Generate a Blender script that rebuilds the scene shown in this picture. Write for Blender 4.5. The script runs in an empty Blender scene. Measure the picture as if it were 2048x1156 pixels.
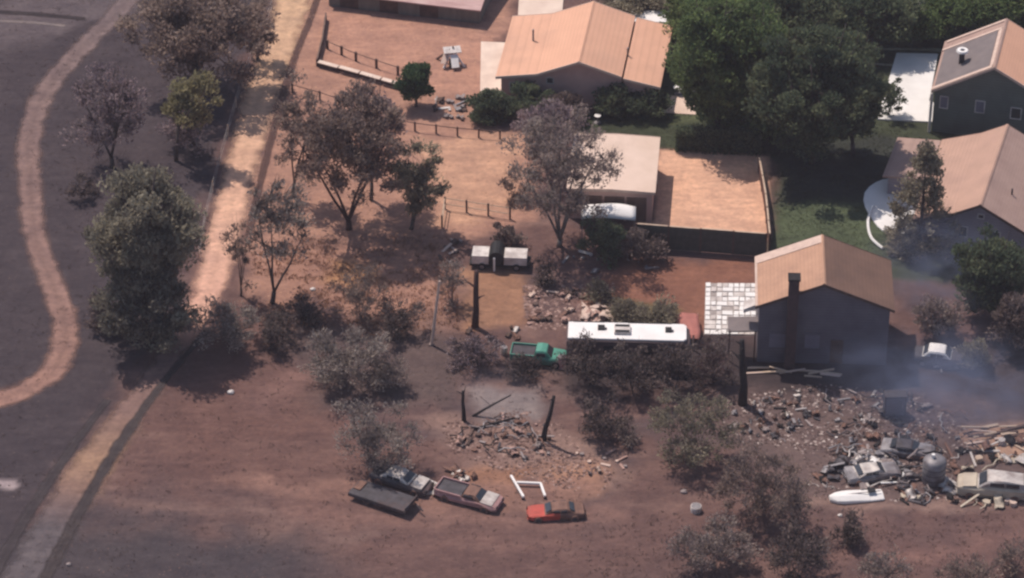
import bpy, bmesh, math, random
import numpy as np
from mathutils import Vector, Matrix, noise as mnoise

random.seed(7)
rng = np.random.default_rng(7)
R = math.radians
S = bpy.context.scene

# ------------------------------------------------------------------ camera, world, sun, exposure
PITCH = R(35.0)          # the aircraft looks 35 degrees down through a long lens
DIST = 280.0             # metres from the lens to the middle of the view
FPX = 6720.0             # focal length in pixels of a 2048 px wide frame
CAM = Vector((0, -DIST * math.cos(PITCH), DIST * math.sin(PITCH)))
cd = bpy.data.cameras.new('camera')
cd.sensor_width = 36.0
cd.lens = 36.0 * FPX / 2048.0
cd.clip_start = 1.0
cd.clip_end = 5000.0
cam = bpy.data.objects.new('camera', cd)
S.collection.objects.link(cam)
cam.location = CAM
cam.rotation_euler = (math.pi / 2 - PITCH, 0, 0)
S.camera = cam

SUN_TO = Vector((-0.38, 0.43, 1.0)).normalized()       # towards the sun: far side, to the left
SUN_EL = math.asin(SUN_TO.z)
SUN_AZ = math.atan2(SUN_TO.x, SUN_TO.y)
w = bpy.data.worlds.new('World')
S.world = w
w.use_nodes = True
nt = w.node_tree
sky = nt.nodes.new('ShaderNodeTexSky')
sky.sky_type = 'NISHITA'
sky.sun_disc = False
sky.sun_elevation = SUN_EL
sky.sun_rotation = SUN_AZ
sky.altitude = 400
sky.dust_density = 2.0
nt.links.new(sky.outputs[0], nt.nodes['Background'].inputs[0])
nt.nodes['Background'].inputs[1].default_value = 0.115

sd = bpy.data.lights.new('sun', 'SUN')
sd.energy = 4.05
sd.angle = R(0.55)
sd.color = (1.0, 0.89, 0.80)
sun = bpy.data.objects.new('sun', sd)
S.collection.objects.link(sun)
sun.rotation_euler = SUN_TO.to_track_quat('Z', 'Y').to_euler()

S.view_settings.view_transform = 'Standard'
S.view_settings.look = 'None'
S.view_settings.gamma = 1.0
S.view_settings.exposure = 0.0
S.view_settings.use_curve_mapping = False
S.render.engine = 'CYCLES'
S.cycles.filter_width = 2.5          # the soft picture of a long video lens
S.cycles.max_bounces = 4
S.cycles.diffuse_bounces = 2
S.cycles.glossy_bounces = 2
S.cycles.transparent_max_bounces = 5
S.cycles.transmission_bounces = 2
S.cycles.volume_bounces = 1
S.cycles.volume_step_rate = 4.0
S.cycles.volume_max_steps = 96
S.cycles.use_denoising = True
S.cycles.use_adaptive_sampling = True
S.cycles.adaptive_threshold = 0.02

# ------------------------------------------------------------------ helpers: places
SP, CP = math.sin(PITCH), math.cos(PITCH)


def ray(px, py):
    dx, dy = (px - 1024) / FPX, (578 - py) / FPX
    return Vector((dx, CP + dy * SP, -SP + dy * CP))


def P(px, py, z=0.0):
    """the place on the level z that a spot of the photograph (2048 px wide) shows"""
    d = ray(px, py)
    t = (z - CAM.z) / d.z
    return CAM + d * t


def PY(px, py, Y):
    d = ray(px, py)
    return CAM + d * ((Y - CAM.y) / d.y)


def mpp(p):
    return ((p - CAM).dot(Vector((0, CP, -SP)))) / FPX


# ------------------------------------------------------------------ helpers: objects
COL = S.collection


def tag(o, label=None, cat=None, group=None, kind=None):
    if label: o['label'] = label
    if cat: o['category'] = cat
    if group: o['group'] = group
    if kind: o['kind'] = kind
    return o


def empty(name, loc, rz=0.0):
    o = bpy.data.objects.new(name, None)
    COL.objects.link(o)
    o.location = loc
    o.rotation_euler = (0, 0, rz)
    return o


class MB:
    def __init__(s):
        s.v, s.f = [], []

    def add(s, vs, fs):
        n = len(s.v)
        s.v += [tuple(x) for x in vs]
        s.f += [tuple(n + i for i in f) for f in fs]
        return s

    def box(s, c, d, rz=0.0, rx=0.0, ry=0.0):
        m = Matrix.Rotation(rz, 3, 'Z') @ Matrix.Rotation(ry, 3, 'Y') @ Matrix.Rotation(rx, 3, 'X')
        c = Vector(c)
        vs = [c + m @ Vector((sx * d[0] / 2, sy * d[1] / 2, sz * d[2] / 2)) for sx in (-1, 1) for sy in (-1, 1) for sz in (-1, 1)]
        return s.add(vs, [(0, 1, 3, 2), (4, 6, 7, 5), (0, 4, 5, 1), (2, 3, 7, 6), (0, 2, 6, 4), (1, 5, 7, 3)])

    def prism_y(s, poly, y0, y1):
        """polygon of (x, z), counter-clockwise seen from -y, pushed from y0 to y1"""
        n = len(poly)
        vs = [(x, y0, z) for x, z in poly] + [(x, y1, z) for x, z in poly]
        return s.add(vs, [tuple(range(n)), tuple(range(2 * n - 1, n - 1, -1))] + [((i + 1) % n, i, n + i, n + (i + 1) % n) for i in range(n)])

    def prism_z(s, poly, z0, z1):
        n = len(poly)
        vs = [(x, y, z0) for x, y in poly] + [(x, y, z1) for x, y in poly]
        return s.add(vs, [tuple(range(n - 1, -1, -1)), tuple(range(n, 2 * n))] + [(i, (i + 1) % n, n + (i + 1) % n, n + i) for i in range(n)])

    def tube(s, pts, rad, n=6, cap=True):
        k = len(pts)
        pts = [Vector(p) for p in pts]
        base = len(s.v)
        up = Vector((0.13, 0.21, 1))
        for i in range(k):
            t = (pts[min(i + 1, k - 1)] - pts[max(i - 1, 0)])
            t = t.normalized() if t.length > 1e-9 else Vector((0, 0, 1))
            a = t.cross(Vector((1, 0.2, 0.1)) if abs(t.z) > 0.8 else up).normalized()
            b = t.cross(a)
            for j in range(n):
                q = 2 * math.pi * j / n
                p = pts[i] + (a * math.cos(q) + b * math.sin(q)) * rad[i]
                s.v.append((p.x, p.y, p.z))
        for i in range(k - 1):
            for j in range(n):
                s.f.append((base + i * n + j, base + i * n + (j + 1) % n, base + (i + 1) * n + (j + 1) % n, base + (i + 1) * n + j))
        if cap:
            s.f.append(tuple(base + j for j in range(n - 1, -1, -1)))
            s.f.append(tuple(base + (k - 1) * n + j for j in range(n)))
        return s

    def mesh(s, name, mat, smooth=False):
        me = bpy.data.meshes.new(name)
        me.from_pydata(s.v, [], s.f)
        if mat: me.materials.append(mat)
        if smooth:
            me.polygons.foreach_set('use_smooth', [True] * len(me.polygons))
        me.update()
        return me

    def build(s, name, mat, parent=None, loc=None, rz=0.0, smooth=False, bevel=0.0):
        o = bpy.data.objects.new(name, s.mesh(name, mat, smooth))
        COL.objects.link(o)
        if parent: o.parent = parent
        if loc is not None: o.location = loc
        o.rotation_euler = (0, 0, rz)
        if bevel:
            m = o.modifiers.new('bevel', 'BEVEL')
            m.width, m.segments, m.limit_method, m.angle_limit = bevel, 2, 'ANGLE', R(35)
        return o


def inst(mesh, name, parent=None, loc=(0, 0, 0), rot=(0, 0, 0), scale=(1, 1, 1)):
    o = bpy.data.objects.new(name, mesh)
    COL.objects.link(o)
    if parent: o.parent = parent
    o.location, o.rotation_euler, o.scale = loc, rot, scale
    return o


# ------------------------------------------------------------------ helpers: materials
def newmat(name):
    m = bpy.data.materials.new(name)
    m.use_nodes = True
    t = m.node_tree
    return m, t, t.nodes['Principled BSDF']


def N(t, typ, **kw):
    n = t.nodes.new(typ)
    for k, v in kw.items():
        setattr(n, k, v)
    return n


def mix_rgb(t, fac, a, b, blend='MIX'):
    n = N(t, 'ShaderNodeMix', data_type='RGBA', blend_type=blend)
    for sock, val in ((n.inputs[0], fac), (n.inputs[6], a), (n.inputs[7], b)):
        if isinstance(val, (int, float)):
            sock.default_value = val
        elif isinstance(val, tuple):
            sock.default_value = (*val, 1) if len(val) == 3 else val
        else:
            t.links.new(val, sock)
    return n.outputs[2]


def noise_fac(t, scale, detail=6, lo=0.35, hi=0.65, stretch=None, rough=0.6, coord='Object'):
    tc = N(t, 'ShaderNodeTexCoord')
    src = tc.outputs[coord]
    if stretch:
        mp = N(t, 'ShaderNodeMapping')
        mp.inputs['Scale'].default_value = stretch
        t.links.new(src, mp.inputs[0])
        src = mp.outputs[0]
    n = N(t, 'ShaderNodeTexNoise')
    n.inputs['Scale'].default_value = scale
    n.inputs['Detail'].default_value = detail
    n.inputs['Roughness'].default_value = rough
    t.links.new(src, n.inputs['Vector'])
    mr = N(t, 'ShaderNodeMapRange')
    mr.inputs[1].default_value, mr.inputs[2].default_value = lo, hi
    t.links.new(n.outputs[0], mr.inputs[0])
    return mr.outputs[0]


def mat(name, c1, c2=None, scale=1.5, rough=0.85, metal=0.0, bump=0.0, bscale=12, stretch=None, stain=None, stain_amt=0.5, spec=0.3, course=0.0, amt=0.1):
    m, t, b = newmat(name)
    c2 = c2 or tuple(x * 0.72 for x in c1)
    col = mix_rgb(t, noise_fac(t, scale, stretch=stretch), c1, c2)
    if stain:
        f = noise_fac(t, scale * 0.45, lo=0.5, hi=0.75)
        mul = N(t, 'ShaderNodeMath', operation='MULTIPLY')
        t.links.new(f, mul.inputs[0]); mul.inputs[1].default_value = stain_amt
        col = mix_rgb(t, mul.outputs[0], col, stain)
    if course:                                     # shingle courses or siding boards: thin darker laps at even heights
        wv = N(t, 'ShaderNodeTexWave', wave_type='BANDS', bands_direction='Z', wave_profile='SAW')
        wv.inputs['Scale'].default_value = 0.314 / course
        wv.inputs['Distortion'].default_value = 0.3
        t.links.new(N(t, 'ShaderNodeTexCoord').outputs['Object'], wv.inputs['Vector'])
        f = N(t, 'ShaderNodeMapRange')
        f.inputs[1].default_value, f.inputs[2].default_value, f.inputs[3].default_value, f.inputs[4].default_value = 0.6, 1.0, 0.0, amt
        t.links.new(wv.outputs['Fac'], f.inputs[0])
        col = mix_rgb(t, f.outputs[0], col, tuple(x * 0.3 for x in c1))
    t.links.new(col, b.inputs['Base Color'])
    b.inputs['Roughness'].default_value = rough
    b.inputs['Metallic'].default_value = metal
    b.inputs['Specular IOR Level'].default_value = spec
    if bump:
        bp = N(t, 'ShaderNodeBump')
        bp.inputs['Strength'].default_value = bump
        bp.inputs['Distance'].default_value = 0.06
        t.links.new(noise_fac(t, bscale, lo=0.2, hi=0.8), bp.inputs['Height'])
        t.links.new(bp.outputs[0], b.inputs['Normal'])
    return m


def leafmat(name, c1, c2, c3, trans=0.3):
    """leaf colours run c1 .. c2 .. c3 over the per-leaf value v"""
    m, t, b = newmat(name)
    at = N(t, 'ShaderNodeAttribute', attribute_name='v')
    rp = N(t, 'ShaderNodeValToRGB')
    rp.color_ramp.elements[0].color = (*c1, 1)
    rp.color_ramp.elements[1].color = (*c3, 1)
    e = rp.color_ramp.elements.new(0.5)
    e.color = (*c2, 1)
    t.links.new(at.outputs['Fac'], rp.inputs[0])
    df, tr, mx = N(t, 'ShaderNodeBsdfDiffuse'), N(t, 'ShaderNodeBsdfTranslucent'), N(t, 'ShaderNodeMixShader')
    t.links.new(rp.outputs[0], df.inputs[0])
    t.links.new(rp.outputs[0], tr.inputs[0])
    mx.inputs[0].default_value = trans
    t.links.new(df.outputs[0], mx.inputs[1]); t.links.new(tr.outputs[0], mx.inputs[2])
    t.links.new(mx.outputs[0], t.nodes['Material Output'].inputs[0])
    t.nodes.remove(b)
    return m


M = {}
M['bark'] = mat('bark', (0.12, 0.09, 0.08), (0.055, 0.042, 0.04), 3, bump=0.6)
M['char'] = mat('char', (0.03, 0.024, 0.025), (0.012, 0.011, 0.012), 4, bump=0.6)
M['bark_pale'] = mat('bark_pale', (0.30, 0.25, 0.22), (0.10, 0.08, 0.075), 1.2, bump=0.5)
M['bark_grey'] = mat('bark_grey', (0.19, 0.145, 0.13), (0.10, 0.075, 0.07), 2, bump=0.5)
M['bark_red'] = mat('bark_red', (0.085, 0.04, 0.034), (0.04, 0.02, 0.02), 3, bump=0.6)
M['leaf_burnt'] = leafmat('leaf_burnt', (0.183, 0.14, 0.137), (0.323, 0.252, 0.231), (0.476, 0.392, 0.329), 0.48)
M['leaf_brown'] = leafmat('leaf_brown', (0.161, 0.119, 0.11), (0.295, 0.217, 0.185), (0.448, 0.343, 0.28), 0.48)
M['leaf_purple'] = leafmat('leaf_purple', (0.16, 0.12, 0.131), (0.291, 0.218, 0.233), (0.422, 0.328, 0.314), 0.48)
M['leaf_olive'] = leafmat('leaf_olive', (0.152, 0.132, 0.103), (0.304, 0.264, 0.191), (0.475, 0.416, 0.304), 0.48)
M['leaf_lime'] = leafmat('leaf_lime', (0.161, 0.144, 0.086), (0.287, 0.253, 0.138), (0.402, 0.356, 0.207), 0.48)
M['leaf_green'] = leafmat('leaf_green', (0.061, 0.093, 0.046), (0.143, 0.194, 0.083), (0.258, 0.324, 0.129), 0.48)
M['leaf_deep'] = leafmat('leaf_deep', (0.052, 0.077, 0.052), (0.122, 0.151, 0.093), (0.217, 0.232, 0.131), 0.45)
M['leaf_round'] = leafmat('leaf_round', (0.03, 0.06, 0.033), (0.068, 0.12, 0.06), (0.12, 0.18, 0.083), 0.35)
M['leaf_dark'] = leafmat('leaf_dark', (0.094, 0.07, 0.07), (0.18, 0.134, 0.125), (0.296, 0.234, 0.203), 0.42)
M['leaf_grey'] = leafmat('leaf_grey', (0.214, 0.176, 0.164), (0.353, 0.296, 0.265), (0.504, 0.428, 0.372), 0.48)
M['leaf_pine'] = leafmat('leaf_pine', (0.15, 0.135, 0.11), (0.28, 0.25, 0.19), (0.42, 0.375, 0.28), 0.48)
M['leaf_skirt'] = leafmat('leaf_skirt', (0.105, 0.098, 0.084), (0.203, 0.182, 0.147), (0.35, 0.315, 0.238), 0.42)
M['roof_salmon'] = mat('roof_salmon', (0.66, 0.37, 0.25), (0.61, 0.34, 0.23), 0.5, bump=0.25, bscale=5, stain=(0.40, 0.25, 0.19), stain_amt=0.35, course=0.14, amt=0.16)
M['roof_tan'] = mat('roof_tan', (0.49, 0.285, 0.19), (0.41, 0.235, 0.16), 0.7, bump=0.4, bscale=5, stain=(0.24, 0.15, 0.115), stain_amt=0.7, course=0.13, amt=0.2)
M['roof_pale'] = mat('roof_pale', (0.68, 0.52, 0.43), (0.60, 0.45, 0.36), 0.5, bump=0.2, bscale=4, stain=(0.45, 0.34, 0.28), stain_amt=0.35)
M['roof_mauve'] = mat('roof_mauve', (0.40, 0.27, 0.225), (0.34, 0.225, 0.19), 0.6, bump=0.3, stain=(0.25, 0.17, 0.15), stain_amt=0.4, course=0.13, amt=0.18)
M['roof_brown'] = mat('roof_brown', (0.18, 0.105, 0.078), (0.14, 0.083, 0.064), 0.6, bump=0.4, stain=(0.09, 0.06, 0.052), stain_amt=0.6, course=0.13, amt=0.2)  # darker brown roof for the right slope of the gable
M['roof_tanmauve'] = mat('roof_tanmauve', (0.48, 0.30, 0.23), (0.42, 0.265, 0.205), 0.6, bump=0.3, stain=(0.32, 0.20, 0.17), stain_amt=0.4, course=0.13, amt=0.18)
M['roof_grey'] = mat('roof_grey', (0.20, 0.165, 0.16), (0.155, 0.13, 0.13), 0.8, bump=0.4, stain=(0.11, 0.095, 0.10))
M['trim_pale'] = mat('trim_pale', (0.62, 0.46, 0.38), (0.5, 0.37, 0.31), 2)
M['wall_brown'] = mat('wall_brown', (0.58, 0.38, 0.325), (0.50, 0.325, 0.28), 0.8, bump=0.2)
M['wall_blue'] = mat('wall_blue', (0.17, 0.15, 0.17), (0.13, 0.115, 0.135), 0.6, bump=0.2, stain=(0.09, 0.08, 0.10), course=0.28, amt=0.3)
M['wall_green'] = mat('wall_green', (0.15, 0.165, 0.145), (0.12, 0.13, 0.115), 0.7, bump=0.2, course=0.28, amt=0.3)
M['wall_lav'] = mat('wall_lav', (0.34, 0.29, 0.31), (0.27, 0.23, 0.25), 0.7, bump=0.2, course=0.28, amt=0.3)
M['wall_barn'] = mat('wall_barn', (0.20, 0.18, 0.16), (0.15, 0.135, 0.12), 0.8, stretch=(3, 3, 0.4), bump=0.2)
M['brick_dark'] = mat('brick_dark', (0.10, 0.06, 0.06), (0.06, 0.04, 0.042), 3, bump=0.4)
M['glass'] = mat('glass', (0.045, 0.05, 0.06), (0.03, 0.034, 0.04), 1, rough=0.15, spec=0.6)
M['glass_pale'] = mat('glass_pale', (0.20, 0.19, 0.235), (0.16, 0.15, 0.19), 1, rough=0.3, spec=0.5)
M['white'] = mat('white', (0.82, 0.79, 0.76), (0.74, 0.70, 0.67), 0.7, rough=0.5)
M['white_dirty'] = mat('white_dirty', (0.70, 0.64, 0.60), (0.45, 0.39, 0.36), 1.4, rough=0.6, stain=(0.22, 0.18, 0.17))
M['concrete'] = mat('concrete', (0.80, 0.77, 0.74), (0.70, 0.67, 0.64), 0.4, bump=0.1, stain=(0.55, 0.51, 0.48), stain_amt=0.3)
M['concrete_tan'] = mat('concrete_tan', (0.72, 0.58, 0.48), (0.6, 0.46, 0.38), 0.6, bump=0.1)
M['wood'] = mat('wood', (0.20, 0.13, 0.10), (0.13, 0.085, 0.07), 2.0, stretch=(1, 1, 0.3), bump=0.3)
M['fence_dark'] = mat('fence_dark', (0.085, 0.085, 0.07), (0.055, 0.055, 0.048), 2.0, bump=0.3)
M['wood_pale'] = mat('wood_pale', (0.58, 0.44, 0.33), (0.42, 0.30, 0.22), 2.0, bump=0.2)
M['wood_dark'] = mat('wood_dark', (0.13, 0.08, 0.065), (0.075, 0.05, 0.045), 2.0, bump=0.3)
M['metal_grey'] = mat('metal_grey', (0.29, 0.27, 0.28), (0.17, 0.155, 0.16), 1.5, rough=0.55, metal=0.3, stain=(0.13, 0.08, 0.07), stain_amt=0.8)
M['metal_pale'] = mat('metal_pale', (0.56, 0.51, 0.47), (0.36, 0.31, 0.29), 1.5, rough=0.55, metal=0.2, stain=(0.17, 0.11, 0.09), stain_amt=0.8)
M['metal_burnt'] = mat('metal_burnt', (0.085, 0.075, 0.085), (0.045, 0.04, 0.045), 1.5, rough=0.7, metal=0.2, stain=(0.14, 0.07, 0.055))
M['rust'] = mat('rust', (0.22, 0.12, 0.09), (0.13, 0.07, 0.055), 1.6, rough=0.85, stain=(0.07, 0.05, 0.05))
M['mauve'] = mat('mauve', (0.42, 0.24, 0.23), (0.33, 0.18, 0.175), 1.2, rough=0.7, stain=(0.22, 0.13, 0.12))
M['khaki'] = mat('khaki', (0.52, 0.44, 0.34), (0.40, 0.33, 0.26), 1.0, rough=0.6, stain=(0.25, 0.18, 0.14))
M['red'] = mat('red', (0.52, 0.085, 0.06), (0.38, 0.06, 0.045), 1.6, rough=0.6, stain=(0.24, 0.075, 0.05), stain_amt=0.5)
M['red_tarp'] = mat('red_tarp', (0.44, 0.17, 0.14), (0.33, 0.125, 0.105), 1.2, rough=0.85, bump=0.4, bscale=3, stain=(0.22, 0.10, 0.085))
M['olive_tarp'] = mat('olive_tarp', (0.16, 0.115, 0.065), (0.11, 0.08, 0.05), 1.2, rough=0.9, bump=0.5, bscale=3)
M['teal'] = mat('teal', (0.09, 0.30, 0.22), (0.06, 0.21, 0.16), 1.2, rough=0.5, stain=(0.06, 0.10, 0.09))
M['black'] = mat('black', (0.015, 0.014, 0.016), (0.008, 0.008, 0.009), 2, rough=0.7)
M['coach_shaded'] = mat('coach_shaded', (0.15, 0.105, 0.10), (0.10, 0.07, 0.07), 1.0, rough=0.6, stain=(0.035, 0.03, 0.03))  # dark brown puts the shade on the motorhome's side into its paint
M['rubber'] = mat('rubber', (0.02, 0.02, 0.021), (0.012, 0.012, 0.012), 4, rough=0.9)
M['maroon'] = mat('maroon', (0.10, 0.045, 0.05), (0.06, 0.03, 0.034), 2)
M['ash'] = mat('ash', (0.33, 0.27, 0.255), (0.20, 0.16, 0.155), 2, bump=0.5)
M['pink_rubble'] = mat('pink_rubble', (0.46, 0.29, 0.24), (0.32, 0.19, 0.16), 2, bump=0.5)
M['stone'] = mat('stone', (0.36, 0.27, 0.235), (0.22, 0.16, 0.145), 3, bump=0.5)

# ------------------------------------------------------------------ ground: one sheet, soil kinds laid out by area


def poly_sd(X, Y, pts):
    """signed distance (metres, + inside) of many points to a polygon"""
    pts = np.asarray(pts, float)
    inside = np.zeros(X.shape, bool)
    best = np.full(X.shape, 1e9)
    n = len(pts)
    for i in range(n):
        x0, y0 = pts[i]
        x1, y1 = pts[(i + 1) % n]
        ex, ey = x1 - x0, y1 - y0
        t = np.clip(((X - x0) * ex + (Y - y0) * ey) / (ex * ex + ey * ey + 1e-9), 0, 1)
        best = np.minimum(best, (X - x0 - t * ex) ** 2 + (Y - y0 - t * ey) ** 2)
        c = ((y0 > Y) != (y1 > Y)) & (X < ex * (Y - y0) / (ey + (1e-12 if ey == 0 else 0)) + x0)
        inside ^= c
    d = np.sqrt(best)
    return np.where(inside, d, -d)


def vnoise(X, Y, cell, seed):
    r = np.random.default_rng(seed)
    g = r.random((97, 97))
    x, y = X / cell, Y / cell
    xi, yi = np.floor(x).astype(int), np.floor(y).astype(int)
    fx, fy = x - xi, y - yi
    fx, fy = fx * fx * (3 - 2 * fx), fy * fy * (3 - 2 * fy)
    a, b_, c, d = g[xi % 97, yi % 97], g[(xi + 1) % 97, yi % 97], g[xi % 97, (yi + 1) % 97], g[(xi + 1) % 97, (yi + 1) % 97]
    return (a * (1 - fx) + b_ * fx) * (1 - fy) + (c * (1 - fx) + d * fx) * fy


def gp(l):
    return [(p.x, p.y) for p in (P(x, y) for x, y in l)]


ZONES = [  # (outline in photograph pixels, soil colour, softness in metres)
    ([(-300, -300), (560, -200), (545, 0), (470, 200), (425, 340), (395, 480), (340, 660), (200, 850), (90, 1000), (-60, 1300), (-500, 1300)], (0.068, 0.054, 0.060), 1.2),
    ([(-60, 30), (190, -60), (300, 30), (150, 60), (0, 110)], (0.125, 0.10, 0.105), 1.5),
    ([(120, 1040), (330, 1045), (560, 1085), (900, 1120), (1420, 1140), (1420, 1400), (-300, 1400), (-100, 1100)], (0.075, 0.061, 0.066), 2.5),
    ([(660, 1060), (1340, 1050), (1400, 1200), (620, 1250)], (0.15, 0.088, 0.078), 5.0),
    ([(560, -200), (1060, -200), (1010, 70), (960, 190), (1000, 250), (1080, 290), (1080, 440), (900, 480), (600, 470), (545, 560), (480, 600), (520, 300), (580, 120)], (0.40, 0.225, 0.165), 0.8),
    ([(640, 20), (1000, 70), (960, 190), (800, 170), (636, 125)], (0.455, 0.25, 0.18), 0.5),
    ([(830, 280), (1040, 270), (1050, 420), (880, 440)], (0.53, 0.31, 0.21), 1.0),
    ([(500, 480), (900, 470), (900, 660), (760, 640), (640, 600), (520, 640)], (0.36, 0.20, 0.148), 1.4),
    ([(640, 520), (770, 530), (750, 580), (650, 575)], (0.40, 0.215, 0.115), 1.0),
    ([(460, 700), (660, 660), (690, 900), (640, 1010), (300, 960), (300, 830)], (0.155, 0.086, 0.074), 6.0),
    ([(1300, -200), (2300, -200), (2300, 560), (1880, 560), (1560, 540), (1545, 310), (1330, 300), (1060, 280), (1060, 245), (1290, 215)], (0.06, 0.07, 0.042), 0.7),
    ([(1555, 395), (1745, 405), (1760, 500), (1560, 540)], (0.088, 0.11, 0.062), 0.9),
    ([(1548, 270), (1810, 270), (1790, 400), (1560, 395)], (0.047, 0.052, 0.043), 0.9),  # darker lawn: the shade of the trees is put into the soil colour
    ([(1240, 225), (1560, 235), (1560, 252), (1240, 245)], (0.10, 0.115, 0.06), 0.5),
    ([(1316, 300), (1535, 308), (1540, 480), (1270, 470), (1270, 440), (1310, 440)], (0.72, 0.43, 0.295), 0.25),
    ([(1300, 520), (1530, 515), (1530, 640), (1380, 680), (1140, 600), (1160, 560)], (0.25, 0.118, 0.082), 0.8),
    ([(1200, 588), (1360, 612), (1360, 660), (1200, 650)], (0.15, 0.115, 0.06), 0.4),
    ([(920, 540), (1050, 540), (1050, 650), (920, 660)], (0.33, 0.18, 0.115), 0.8),
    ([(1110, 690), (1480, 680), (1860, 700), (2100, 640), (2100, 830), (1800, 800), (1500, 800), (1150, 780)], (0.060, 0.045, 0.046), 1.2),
    ([(560, 660), (860, 640), (960, 700), (900, 820), (640, 820)], (0.12, 0.085, 0.08), 1.6),
    ([(930, 780), (1080, 770), (1090, 830), (960, 850)], (0.25, 0.205, 0.195), 0.8),
    ([(880, 840), (1120, 840), (1240, 920), (1240, 990), (1000, 960), (880, 910)], (0.27, 0.175, 0.145), 1.3),
    ([(1120, 930), (1220, 950), (1210, 1000), (1130, 1000), (1080, 980)], (0.36, 0.20, 0.135), 0.9),
    ([(1110, 930), (1000, 1010), (920, 960), (990, 935)], (0.31, 0.165, 0.11), 0.9),
    ([(1450, 790), (1900, 780), (2100, 830), (2100, 990), (1640, 1010), (1430, 880)], (0.15, 0.105, 0.097), 1.4),
    ([(1900, 862), (2200, 820), (2200, 935), (1990, 905)], (0.45, 0.28, 0.20), 0.7),
    ([(1580, 1000), (2000, 1003), (2200, 995), (2200, 1016), (1600, 1020)], (0.30, 0.20, 0.165), 0.7),
    ([(1640, 1040), (2150, 1040), (2150, 1300), (1620, 1300)], (0.15, 0.09, 0.082), 6.0),
    ([(420, 955), (560, 968), (900, 985), (1200, 975), (1200, 998), (900, 1010), (500, 985)], (0.29, 0.165, 0.13), 1.2),
    ([(150, 1005), (420, 1015), (760, 1060), (700, 1075), (380, 1035)], (0.20, 0.125, 0.108), 1.0),
    ([(480, 880), (900, 905), (1000, 915), (700, 935), (470, 910)], (0.175, 0.10, 0.085), 1.6),
    ([(560, 1010), (900, 1030), (1250, 1020), (1260, 1035), (900, 1052), (560, 1032)], (0.235, 0.135, 0.112), 1.1),
    ([(700, 1080), (1000, 1085), (1250, 1075), (1000, 1102), (720, 1098)], (0.205, 0.118, 0.10), 1.2),
    ([(1650, 1090), (1850, 1080), (2060, 1085), (1900, 1110), (1700, 1115)], (0.21, 0.12, 0.103), 1.3),
    ([(500, 740), (640, 720), (660, 790), (520, 810)], (0.20, 0.115, 0.10), 1.8),
    ([(-60, 960), (30, 961), (42, 972), (30, 980), (-60, 976)], (0.36, 0.29, 0.29), 0.3),
]


def axis(fine0, fine1, step, far):
    a = list(np.arange(fine0, fine1 + 1e-6, step))
    d, x = step, a[-1]
    up = []
    while x < far:
        d *= 1.5; x += d; up.append(x)
    d, x = step, a[0]
    dn = []
    while x > -far:
        d *= 1.5; x -= d; dn.append(x)
    return np.array(dn[::-1] + a + up)


gx, gy = axis(-56, 56, 0.30, 3000), axis(-46, 58, 0.30, 3000)
GX, GY = np.meshgrid(gx, gy)


def soil(X, Y):
    wx = X + 2.2 * (vnoise(X, Y, 3.1, 1) - 0.5) + 0.9 * (vnoise(X, Y, 0.9, 2) - 0.5)
    wy = Y + 2.6 * (vnoise(X, Y, 3.3, 3) - 0.5) + 1.0 * (vnoise(X, Y, 0.9, 4) - 0.5)
    c = np.empty(X.shape + (3,))
    c[...] = (0.152, 0.09, 0.08)
    burn = np.clip((0.6 * vnoise(X, Y, 6.5, 31) + 0.4 * vnoise(X, Y, 2.1, 32) - 0.48) * 4.5, 0, 1)[..., None] * 0.6
    c = c * (1 - burn) + np.array((0.092, 0.071, 0.076)) * burn
    tan = np.clip((0.65 * vnoise(X * 0.35 + Y * 0.12, Y, 2.0, 33) + 0.35 * vnoise(X * 0.5, Y, 0.7, 34) - 0.56) * 5.0, 0, 1)[..., None] * 0.55
    c = c * (1 - tan) + np.array((0.26, 0.16, 0.132)) * tan
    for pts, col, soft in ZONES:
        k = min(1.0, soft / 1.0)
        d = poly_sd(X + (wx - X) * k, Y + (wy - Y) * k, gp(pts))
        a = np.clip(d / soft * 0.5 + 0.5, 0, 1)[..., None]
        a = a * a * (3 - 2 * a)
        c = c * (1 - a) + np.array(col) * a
    return c * 0.92


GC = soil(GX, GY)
ny_, nx_ = GX.shape
gv = np.stack([GX, GY, np.zeros_like(GX)], -1).reshape(-1, 3)
ii = np.arange(ny_ * nx_).reshape(ny_, nx_)
gf = np.stack([ii[:-1, :-1], ii[:-1, 1:], ii[1:, 1:], ii[1:, :-1]], -1).reshape(-1, 4)


def np_mesh(name, V, F, material, face_v=None):
    me = bpy.data.meshes.new(name)
    me.vertices.add(len(V))
    me.vertices.foreach_set('co', np.ascontiguousarray(V, np.float32).ravel())
    k = F.shape[1]
    me.loops.add(F.size)
    me.loops.foreach_set('vertex_index', np.ascontiguousarray(F, np.int32).ravel())
    me.polygons.add(len(F))
    me.polygons.foreach_set('loop_start', np.arange(0, F.size, k, dtype=np.int32))
    me.update(calc_edges=True)
    if face_v is not None:
        at = me.attributes.new('v', 'FLOAT', 'FACE')
        at.data.foreach_set('value', np.ascontiguousarray(face_v, np.float32))
    me.materials.append(material)
    return me


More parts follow.
